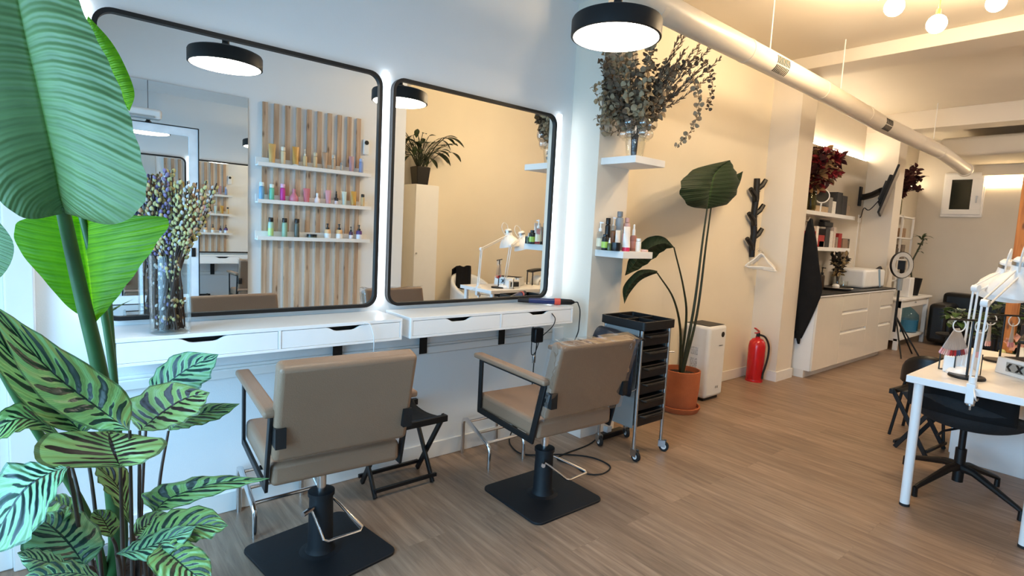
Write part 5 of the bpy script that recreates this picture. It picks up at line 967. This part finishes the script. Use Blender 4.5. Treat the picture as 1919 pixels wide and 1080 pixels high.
# bubble vase and dried eucalyptus on the upper pillar shelf
EV=Vector((2.905,-.425,1.919))
mb=MB(); mb.lathe([(0,.001),(.050,.001),(.053,.006),(.068,.118),(.090,.124),(.090,.130),(.066,.130),(.060,.135),(.060,.245),(.057,.245),(.057,.135),(.062,.118),(.049,.012),(0,.012)],EV,40,False)
vz=[(.055,.155),(.068,.195)]
t=mb.build('bubble_vase','glass'); tag(t,'clear glass vase with bubble shaped knobs on the upper pillar shelf','vase')
for k in range(6):
    a=2*PI*k/6+.2
    for (r_,z_),sz in zip(((.080,.163),(.092,.225)),(.034,.043)): MB().ball(EV+Vector((math.cos(a)*r_,math.sin(a)*r_,z_)),sz,20).build('bubble','film',t)
me_=[mat('dusty_grey_green_leaf','#988468',.75,var=.25,scale=25),mat('dusty_brown_leaf','#6c5a48',.8,var=.3,scale=25),mat('dusty_sage_leaf','#ab9878',.75,var=.2,scale=25)]
rtE=Vector((.765,-.643,0)); fwE=Vector((.643,.765,0))
def euca(pts,kind,sz,lb,grp,t0=.18,dens=.026,fine=False):
    P_=sm(pts,7)
    for p in P_: p.y=min(p.y,-.285)
    st=MB().tube(P_,[.0028-.0016*i/(len(P_)-1) for i in range(len(P_))],6).build('dried_branch','twig'); lb+=', leaning left' if sx<-.08 else (', leaning right' if sx>.09 else ', nearly upright')
    if kind==0: lb=lb.replace('on the left side of','in')
    tag(st,lb,'branch',grp)
    mb=MB(); n=len(P_); L_=[(P_[k+1]-P_[k]).length for k in range(n-1)]; tot=sum(L_); s=tot*t0; q=0
    while s<tot:
        acc=0
        for k in range(n-1):
            if acc+L_[k]>=s: break
            acc+=L_[k]
        p=P_[k].lerp(P_[k+1],min(1,(s-acc)/L_[k])); d=(P_[k+1]-P_[k]).normalized(); o=d.orthogonal().normalized(); o2=d.cross(o); q+=1; f=1-.45*s/tot
        for side in ((1,-1) if not fine else (R.choice((1,-1)),)):
            an=q*1.9+R.uniform(-.5,.5); out=(o*math.cos(an)+o2*math.sin(an))*side; 
            if fine: leaf(mb,p,p+(out*.5+d).normalized()*sz*R.uniform(.7,1.2),sz*.22,Vector((R.uniform(-1,1),R.uniform(-1,1),R.uniform(-1,1))),.1,.1,n=4,m=1)
            else: leaf(mb,p+out*.002,p+(out+d*.25).normalized()*sz*f*R.uniform(.8,1.15),sz*f*.9,Vector((R.uniform(-1,1),R.uniform(-1,1),R.uniform(-.5,1))),.12,.25,peak=.55,n=6,m=1,pw=.55)
        s+=dens*R.uniform(.75,1.25)*(1 if not fine else .8)
    mb.clampy(hi=-.275).build('leaves',me_[kind],st,ang=70)
def EP(px_,dz,dd=0): # point relative to vase: metres right, up, away
    return EV+rtE*px_+fwE*dd+Vector((0,0,dz))
spec=[(-.32,.26,.0),(-.36,.62,.06),(-.38,.44,.0),(.27,.5,.05),(-.27,.66,.08),(-.08,.56,-.05),(.06,.76,.04),(-.16,.62,.0),(.0,.46,-.1),(.18,.66,.04),(-.30,.72,.02),(-.24,.60,-.08),(-.33,.48,.05),(-.18,.78,.0),(-.06,.80,.06),(.03,.70,-.10),(.12,.62,.02),(-.12,.50,-.14),(-.22,.42,-.05),(.02,.52,-.16),(.14,.44,-.08),(-.05,.64,-.06),(.09,.86,.02),(.20,.55,-.02),(-.10,.70,.10),(.16,.36,.02),(-.15,.36,-.1),(.05,.40,-.12)]
for i,(x,z,d) in enumerate(spec):
    euca([EP(R.uniform(-.02,.01),.02,R.uniform(-.02,.02)),EP(x*.14,.22,d*.15),EP(x*.55,z*.62,d*.6),EP(x,z,d)],(0,1,2,0,2)[i%5],.066,'dried eucalyptus branch with round '+('grey','brown','sage')[(0,1,2,0,2)[i%5]]+' leaves in the bubble vase'+(', leaning left' if x<-.14 else (', leaning right' if x>.1 else ', rising upright')),'eucalyptus branches',t0=.36,dens=.026)
# long arching sprays on the right
euca([EP(0,.03),EP(.03,.24),EP(.15,.52),EP(.28,.60),EP(.385,.42,-.03),EP(.36,.22,-.05),EP(.25,.08,-.06)],0,.055,'longest eucalyptus spray arching out to the right and hanging back down','arching sprays',t0=.3)
euca([EP(0,.03),EP(.05,.25,.02),EP(.22,.58,.02),EP(.40,.66,.02),EP(.48,.52,.02),EP(.47,.36,.02)],1,.05,'brown eucalyptus spray curving down at the far right of the bubble vase','arching sprays',t0=.3)
euca([EP(-.01,.03),EP(-.05,.24),EP(-.16,.34),EP(-.24,.25,-.02)],0,.04,'short low eucalyptus spray dropping to the left of the bubble vase','arching sprays',t0=.5,dens=.04)
for i,(x,z,d) in enumerate(((.30,.86,.02),(.40,.80,.04),(.46,.76,.0),(.36,.70,-.03),(.44,.66,.05),(.30,.74,.06),(.52,.68,.02),(.38,.60,.0),(.24,.66,-.05),(.26,.84,.0),(.48,.58,.03))):
    euca([EP(.01,.03),EP(.03,.25),EP(x*.55,z*.68,d*.6),EP(x,z,d)],1,.036,'thin dark twiggy branch with tiny leaves in the bubble vase','twiggy branches',t0=.5,dens=.0085,fine=True)
# red autumn bouquet on the upper alcove shelf
def bouquet(base,vh,vr,n,H_,spread,mats,grp,lbv,lbb,glassm='amber',lsz=.07,bias=0):
    B=Vector(base); v=MB().lathe([(0,0),(vr*.8,0),(vr,.03),(vr*.95,vh*.8),(vr*.75,vh),(vr*.70,vh),(vr*.88,vh*.8),(vr*.9,.03),(0,.015)],B,24,False).build('flower_vase',glassm); tag(v,lbv,'vase')
    T_=thing('dried_bouquet',lbb,'bouquet',(B.x,B.y,B.z+.02))
    for i in range(n):
        a=R.uniform(0,2*PI); r=spread*math.sqrt(R.uniform(.05,1)); top=B+Vector((math.cos(a)*r+bias,math.sin(a)*r*.5,H_*R.uniform(.62,1)-r*.3)); nk=B+Vector((math.cos(a)*vr*.4,math.sin(a)*vr*.4,vh)); P_=sm([B+Vector((math.cos(a+2)*vr*.3,math.sin(a+2)*vr*.3,.02)),nk,nk.lerp(top,.55)+Vector((0,0,.03)),top],4)
        k=i%len(mats)
        for p in P_: p.y=min(p.y,.045)
        st=MB().tube(P_,.0035,5).build('branch','twig',T_); mb=MB()
        for q in range(15):
            f=R.uniform(.38,1); j=min(len(P_)-2,int(f*(len(P_)-1))); p=P_[j].lerp(P_[j+1],R.random()); d=Vector((R.uniform(-1,1),R.uniform(-1,1),R.uniform(-.4,1))).normalized(); leaf(mb,p,p+d*lsz*R.uniform(.7,1.3),lsz*.6,Vector((R.uniform(-1,1),R.uniform(-1,1),1)),.15,.2,n=5,m=1)
        mb.clampy(hi=.055).build('leaves',mats[k],st)
mr1,mr2,mr3=mat('crimson_leaf','#7d1420',.7,var=.35,scale=20),mat('dark_wine_leaf','#3d1519',.75,var=.3,scale=20),mat('dry_tan_leaf','#7e6040',.8,var=.3,scale=20)
bouquet((6.60,-.04,1.801),.22,.065,60,.80,.36,[mr1,mr2,mr3],'autumn bouquet branches',"amber glass vase at the left end of the upper alcove shelf",'full autumn bouquet of crimson, wine and dry tan leaves on the upper alcove shelf',bias=.20,lsz=.11)
bouquet((9.60,-.035,1.921),.30,.075,40,.85,.50,[mr2,mat('deep_burgundy_leaf','#451a1c',.7,var=.3,scale=20)],'red branches on the shelf tower','round glass vase on top of the white shelf tower','bouquet of dark wine red branches on top of the white shelf tower',bias=.12,glassm='amber',lsz=.10)
bouquet((7.42,-.12,.906),.14,.05,16,.50,.20,[mat('dark_olive_leaf','#26231a',.8,var=.3),mat('pale_grass','#a08a62',.8,var=.2)],'dried sprigs on the worktop','small glass vase of dark dried sprigs on the worktop','loose bouquet of dark dried sprigs and pale grass on the black worktop',glassm='glass',lsz=.06)
# ================================================================== FOREGROUND PLANTS, LEFT
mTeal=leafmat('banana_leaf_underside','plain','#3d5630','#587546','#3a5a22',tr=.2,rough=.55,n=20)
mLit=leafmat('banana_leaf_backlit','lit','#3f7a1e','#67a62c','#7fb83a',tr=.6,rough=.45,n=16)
t=thing('banana_plant','tall large leaved banana plant at the left edge, rising above the patterned plant','plant',(.10,-.75,0))
MB().lathe([(0,0),(.12,0),(.15,.30),(.14,.30),(.135,.27),(0,.265)],(.10,-.75,0),32).build('pot',mat('grey_pot','#7d7f80',.7),t); MB().lathe([(0,.272),(.13,.27)],(.10,-.75,0),24,False).build('soil','soil',t)
s=stalk(t,[(.10,-.76,.28),(0.108,-0.811,0.417),(0.087,-0.939,0.737),(0.069,-1.052,0.974),(0.029,-1.119,1.225),(0.000,-1.202,1.418)],.024,.013,'stem')
mb=MB(); blade(mb,[(0.005,-1.209,1.401),(-0.060,-1.260,1.389),(-0.115,-1.232,1.448),(-0.171,-1.173,1.546),(-0.197,-1.110,1.661),(-0.187,-1.065,1.780),(-0.156,-1.006,1.926),(-0.090,-0.976,2.098)],[(0.005,-1.209,1.401),(-0.003,-1.210,1.441),(-0.011,-1.208,1.509),(-0.024,-1.199,1.595),(-0.038,-1.176,1.685),(-0.053,-1.139,1.778),(-0.071,-1.081,1.909),(-0.090,-0.976,2.098)],[(0.005,-1.209,1.401),(0.084,-1.357,1.385),(0.130,-1.441,1.446),(0.118,-1.417,1.558),(0.091,-1.352,1.681),(0.050,-1.276,1.802),(0.005,-1.168,1.940),(-0.090,-0.976,2.098)],n=9,m=8,arch=.10,wave=.012,nw=14); mb.build('leaf',mTeal,s)
s=stalk(t,[(.12,-.74,.28),(0.126,-0.800,0.423),(0.111,-0.894,0.731),(0.101,-0.925,0.945),(0.076,-0.954,1.175),(0.038,-0.974,1.398)],.012,.008,'stem')
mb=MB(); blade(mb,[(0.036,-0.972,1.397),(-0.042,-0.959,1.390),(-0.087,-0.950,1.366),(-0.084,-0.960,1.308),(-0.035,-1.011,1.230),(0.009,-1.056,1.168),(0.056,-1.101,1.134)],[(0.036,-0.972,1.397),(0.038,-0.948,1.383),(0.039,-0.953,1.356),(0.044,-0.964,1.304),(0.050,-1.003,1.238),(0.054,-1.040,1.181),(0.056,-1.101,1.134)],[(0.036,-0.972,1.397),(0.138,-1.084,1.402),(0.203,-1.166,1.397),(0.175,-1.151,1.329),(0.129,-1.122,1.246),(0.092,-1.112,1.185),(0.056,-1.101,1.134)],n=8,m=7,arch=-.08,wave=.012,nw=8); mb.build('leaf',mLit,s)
s=stalk(t,[(.11,-.72,.28),(0.121,-0.776,0.585),(0.100,-0.800,1.090),(0.080,-0.859,1.547),(0.061,-0.907,1.884)],.012,.008,'stem')
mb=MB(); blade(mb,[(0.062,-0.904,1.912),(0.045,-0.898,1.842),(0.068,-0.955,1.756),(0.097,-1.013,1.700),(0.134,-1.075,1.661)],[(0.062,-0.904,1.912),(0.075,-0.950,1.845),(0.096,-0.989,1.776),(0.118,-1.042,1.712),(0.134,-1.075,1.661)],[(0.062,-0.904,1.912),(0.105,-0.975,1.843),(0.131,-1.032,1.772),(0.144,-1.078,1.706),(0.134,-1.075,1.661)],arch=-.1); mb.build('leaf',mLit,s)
s=stalk(t,[(.08,-.76,.28),(0.033,-0.938,0.582),(-0.083,-1.059,0.939),(-0.180,-1.135,1.255)],.012,.008,'stem')
mb=MB(); blade(mb,[(-0.181,-1.140,1.210),(-0.197,-1.118,1.276),(-0.148,-1.188,1.370),(-0.108,-1.245,1.397)],[(-0.181,-1.140,1.210),(-0.150,-1.198,1.278),(-0.121,-1.240,1.341),(-0.108,-1.245,1.397)],[(-0.181,-1.140,1.210),(-0.102,-1.266,1.262),(-0.074,-1.308,1.333),(-0.108,-1.245,1.397)],arch=.1); mb.build('leaf',mTeal,s)
# patterned calathea in front
ROOT=Vector((0.090,-1.318,0.464)); RB=Vector((ROOT.x,ROOT.y,0))
t=thing('calathea','patterned calathea with dark striped oval leaves, in the lower left corner','plant',RB)
hp=ROOT.z+.02; MB().lathe([(0,0),(.13,0),(.155,hp),(.145,hp),(.14,hp-.03),(0,hp-.035)],RB,36).build('pot',mat('dark_planter','#2c2d2e',.6),t); MB().lathe([(0,hp-.03),(.14,hp-.032)],RB,24,False).build('soil','soil',t)
mC=leafmat('calathea_leaf','calathea','#6f9150','#182a1c',tr=.2,rough=.36,n=11); mCt=leafmat('calathea_leaf_cool','calathea','#6c9468','#14302a',tr=.2,rough=.36,n=11); mCb=leafmat('calathea_leaf_brown','calathea','#7a9050','#2b1a16',tr=.25,rough=.4,n=10)
def cal(base_d,C,L,Rr,dist,m_,sd=0,arch=.08,wave=.07,root=(0,0)):
    """rails given as world points; stalk runs from the soil to the first midrib point"""
    b=Vector(C[0]); r0=Vector((RB.x+root[0],RB.y+root[1],hp-.03)); mid=r0.lerp(b,.55)+Vector((0,0,.06))
    s=stalk(t,[r0,mid,b],.0045,.003,'brownstem'); mb=MB(); blade(mb,[C[0]]+L+[C[-1]],C,[C[0]]+Rr+[C[-1]],n=7,m=6,arch=arch,wave=wave,nw=6,seed=sd); mb.build('leaf',m_,s,ang=70)
cal(0,[(0.100,-1.410,0.953),(0.039,-1.339,1.004),(-0.027,-1.326,1.083),(-0.118,-1.322,1.232)],[(0.028,-1.374,0.965),(-0.052,-1.361,1.053)],[(0.100,-1.336,1.017),(-0.023,-1.322,1.140)],1,mC,0,root=(.02,.03))
cal(0,[(0.027,-1.262,0.911),(-0.013,-1.247,0.971),(-0.064,-1.245,1.059),(-0.133,-1.249,1.190)],[(-0.036,-1.281,0.957),(-0.102,-1.290,1.075)],[(0.074,-1.267,0.972),(-0.016,-1.254,1.102)],1,mC,1,root=(-.03,.02))
cal(0,[(-0.007,-1.260,0.905),(-0.045,-1.274,0.959),(-0.089,-1.287,0.972),(-0.140,-1.303,0.921)],[(-0.049,-1.241,0.980),(-0.098,-1.264,0.995)],[(-0.056,-1.317,0.958),(-0.093,-1.338,0.956)],1,mC,2,root=(-.04,0))
cal(0,[(0.154,-1.193,0.953),(0.188,-1.205,0.986),(0.235,-1.239,1.032),(0.287,-1.304,1.075)],[(0.166,-1.158,1.001),(0.219,-1.195,1.062)],[(0.207,-1.275,0.971),(0.260,-1.315,1.013)],1,mCt,3,root=(.03,.05))
cal(0,[(0.127,-1.294,0.910),(0.162,-1.332,0.953),(0.204,-1.375,0.995),(0.245,-1.434,1.020)],[(0.102,-1.240,0.957),(0.176,-1.309,1.022)],[(0.160,-1.397,0.939),(0.217,-1.441,0.976)],1,mCb,4,arch=.1,root=(.03,0))
cal(0,[(0.192,-1.222,0.873),(0.219,-1.267,0.909),(0.266,-1.328,0.943),(0.315,-1.394,0.971)],[(0.198,-1.196,0.909),(0.260,-1.296,0.952)],[(0.219,-1.320,0.907),(0.276,-1.365,0.932)],1,mC,5,arch=.1,root=(.05,.04))
cal(0,[(0.081,-1.442,0.890),(0.075,-1.421,0.911),(0.070,-1.376,0.922),(0.068,-1.321,0.930)],[(-0.039,-1.441,0.924),(-0.035,-1.362,0.957)],[(0.116,-1.520,0.922),(0.157,-1.474,0.941)],1,mCb,6,arch=.04,wave=.02,root=(0,-.02))
cal(0,[(-0.001,-1.461,0.918),(-0.034,-1.460,0.911),(-0.071,-1.471,0.885),(-0.120,-1.469,0.782)],[(-0.038,-1.416,0.919),(-0.104,-1.388,0.907)],[(-0.019,-1.515,0.893),(-0.056,-1.531,0.826)],1,mCt,7,root=(-.06,-.04))
cal(0,[(0.016,-1.363,0.764),(-0.009,-1.301,0.773),(-0.036,-1.251,0.775),(-0.069,-1.200,0.750)],[(-0.005,-1.407,0.793),(-0.039,-1.328,0.774)],[(0.009,-1.289,0.778),(-0.032,-1.203,0.766)],1,mC,8,root=(-.04,0))
cal(0,[(0.022,-1.442,0.697),(-0.002,-1.441,0.753),(-0.026,-1.417,0.782),(-0.057,-1.363,0.798)],[(-0.056,-1.475,0.744),(-0.073,-1.428,0.793)],[(0.053,-1.437,0.737),(0.016,-1.373,0.785)],1,mCt,9,arch=.08,root=(-.03,-.03))
cal(0,[(0.005,-1.527,0.743),(-0.021,-1.529,0.764),(-0.050,-1.528,0.784),(-0.074,-1.507,0.794)],[(-0.025,-1.552,0.763),(-0.057,-1.550,0.776)],[(-0.022,-1.476,0.758),(-0.055,-1.472,0.778)],1,mCt,10,root=(-.05,-.06))
cal(0,[(0.042,-1.585,0.742),(0.004,-1.577,0.763),(-0.038,-1.579,0.775),(-0.079,-1.584,0.775)],[(-0.003,-1.623,0.766),(-0.045,-1.614,0.768)],[(0.013,-1.532,0.756),(-0.036,-1.516,0.766)],1,mCt,11,root=(-.02,-.08))
cal(0,[(0.070,-1.351,0.697),(0.061,-1.340,0.723),(0.053,-1.331,0.740),(0.042,-1.320,0.757)],[(0.040,-1.362,0.725),(0.032,-1.339,0.748)],[(0.086,-1.336,0.717),(0.072,-1.321,0.745)],1,mCb,12,root=(0,0))
cal(0,[(0.105,-1.327,0.703),(0.094,-1.311,0.757),(0.079,-1.294,0.798),(0.048,-1.262,0.840)],[(0.067,-1.337,0.788),(0.046,-1.314,0.827)],[(0.110,-1.285,0.760),(0.104,-1.273,0.815)],1,mCb,13,root=(.02,.0))
cal(0,[(0.149,-1.311,0.714),(0.185,-1.349,0.757),(0.262,-1.435,0.805),(0.344,-1.540,0.836)],[(0.134,-1.268,0.746),(0.240,-1.377,0.804)],[(0.185,-1.389,0.748),(0.269,-1.481,0.803)],1,mC,14,arch=.12,root=(.05,.02))
cal(0,[(0.109,-1.434,0.722),(0.153,-1.481,0.748),(0.199,-1.531,0.768),(0.248,-1.597,0.783)],[(0.152,-1.413,0.753),(0.224,-1.497,0.787)],[(0.146,-1.540,0.757),(0.206,-1.602,0.769)],1,mC,15,arch=.08,root=(.05,-.02))
cal(0,[(0.071,-1.455,0.713),(0.109,-1.511,0.737),(0.150,-1.543,0.761),(0.194,-1.577,0.790)],[(0.111,-1.460,0.734),(0.159,-1.510,0.768)],[(0.108,-1.563,0.740),(0.160,-1.604,0.766)],1,mCt,16,arch=.1,root=(.0,-.04))
cal(0,[(0.135,-1.557,0.760),(0.151,-1.610,0.756),(0.170,-1.654,0.746),(0.199,-1.694,0.724)],[(0.169,-1.584,0.775),(0.203,-1.654,0.760)],[(0.108,-1.612,0.763),(0.142,-1.671,0.734)],1,mC,17,arch=.08,root=(.05,-.05))
cal(0,[(0.110,-1.322,0.673),(0.127,-1.334,0.693),(0.148,-1.350,0.712),(0.175,-1.370,0.730)],[(0.117,-1.310,0.704),(0.150,-1.336,0.728)],[(0.132,-1.364,0.690),(0.160,-1.385,0.713)],1,mCb,18,root=(.03,.02))
# small nightlight-like white blob behind the big leaf top: left LED strip already covers it
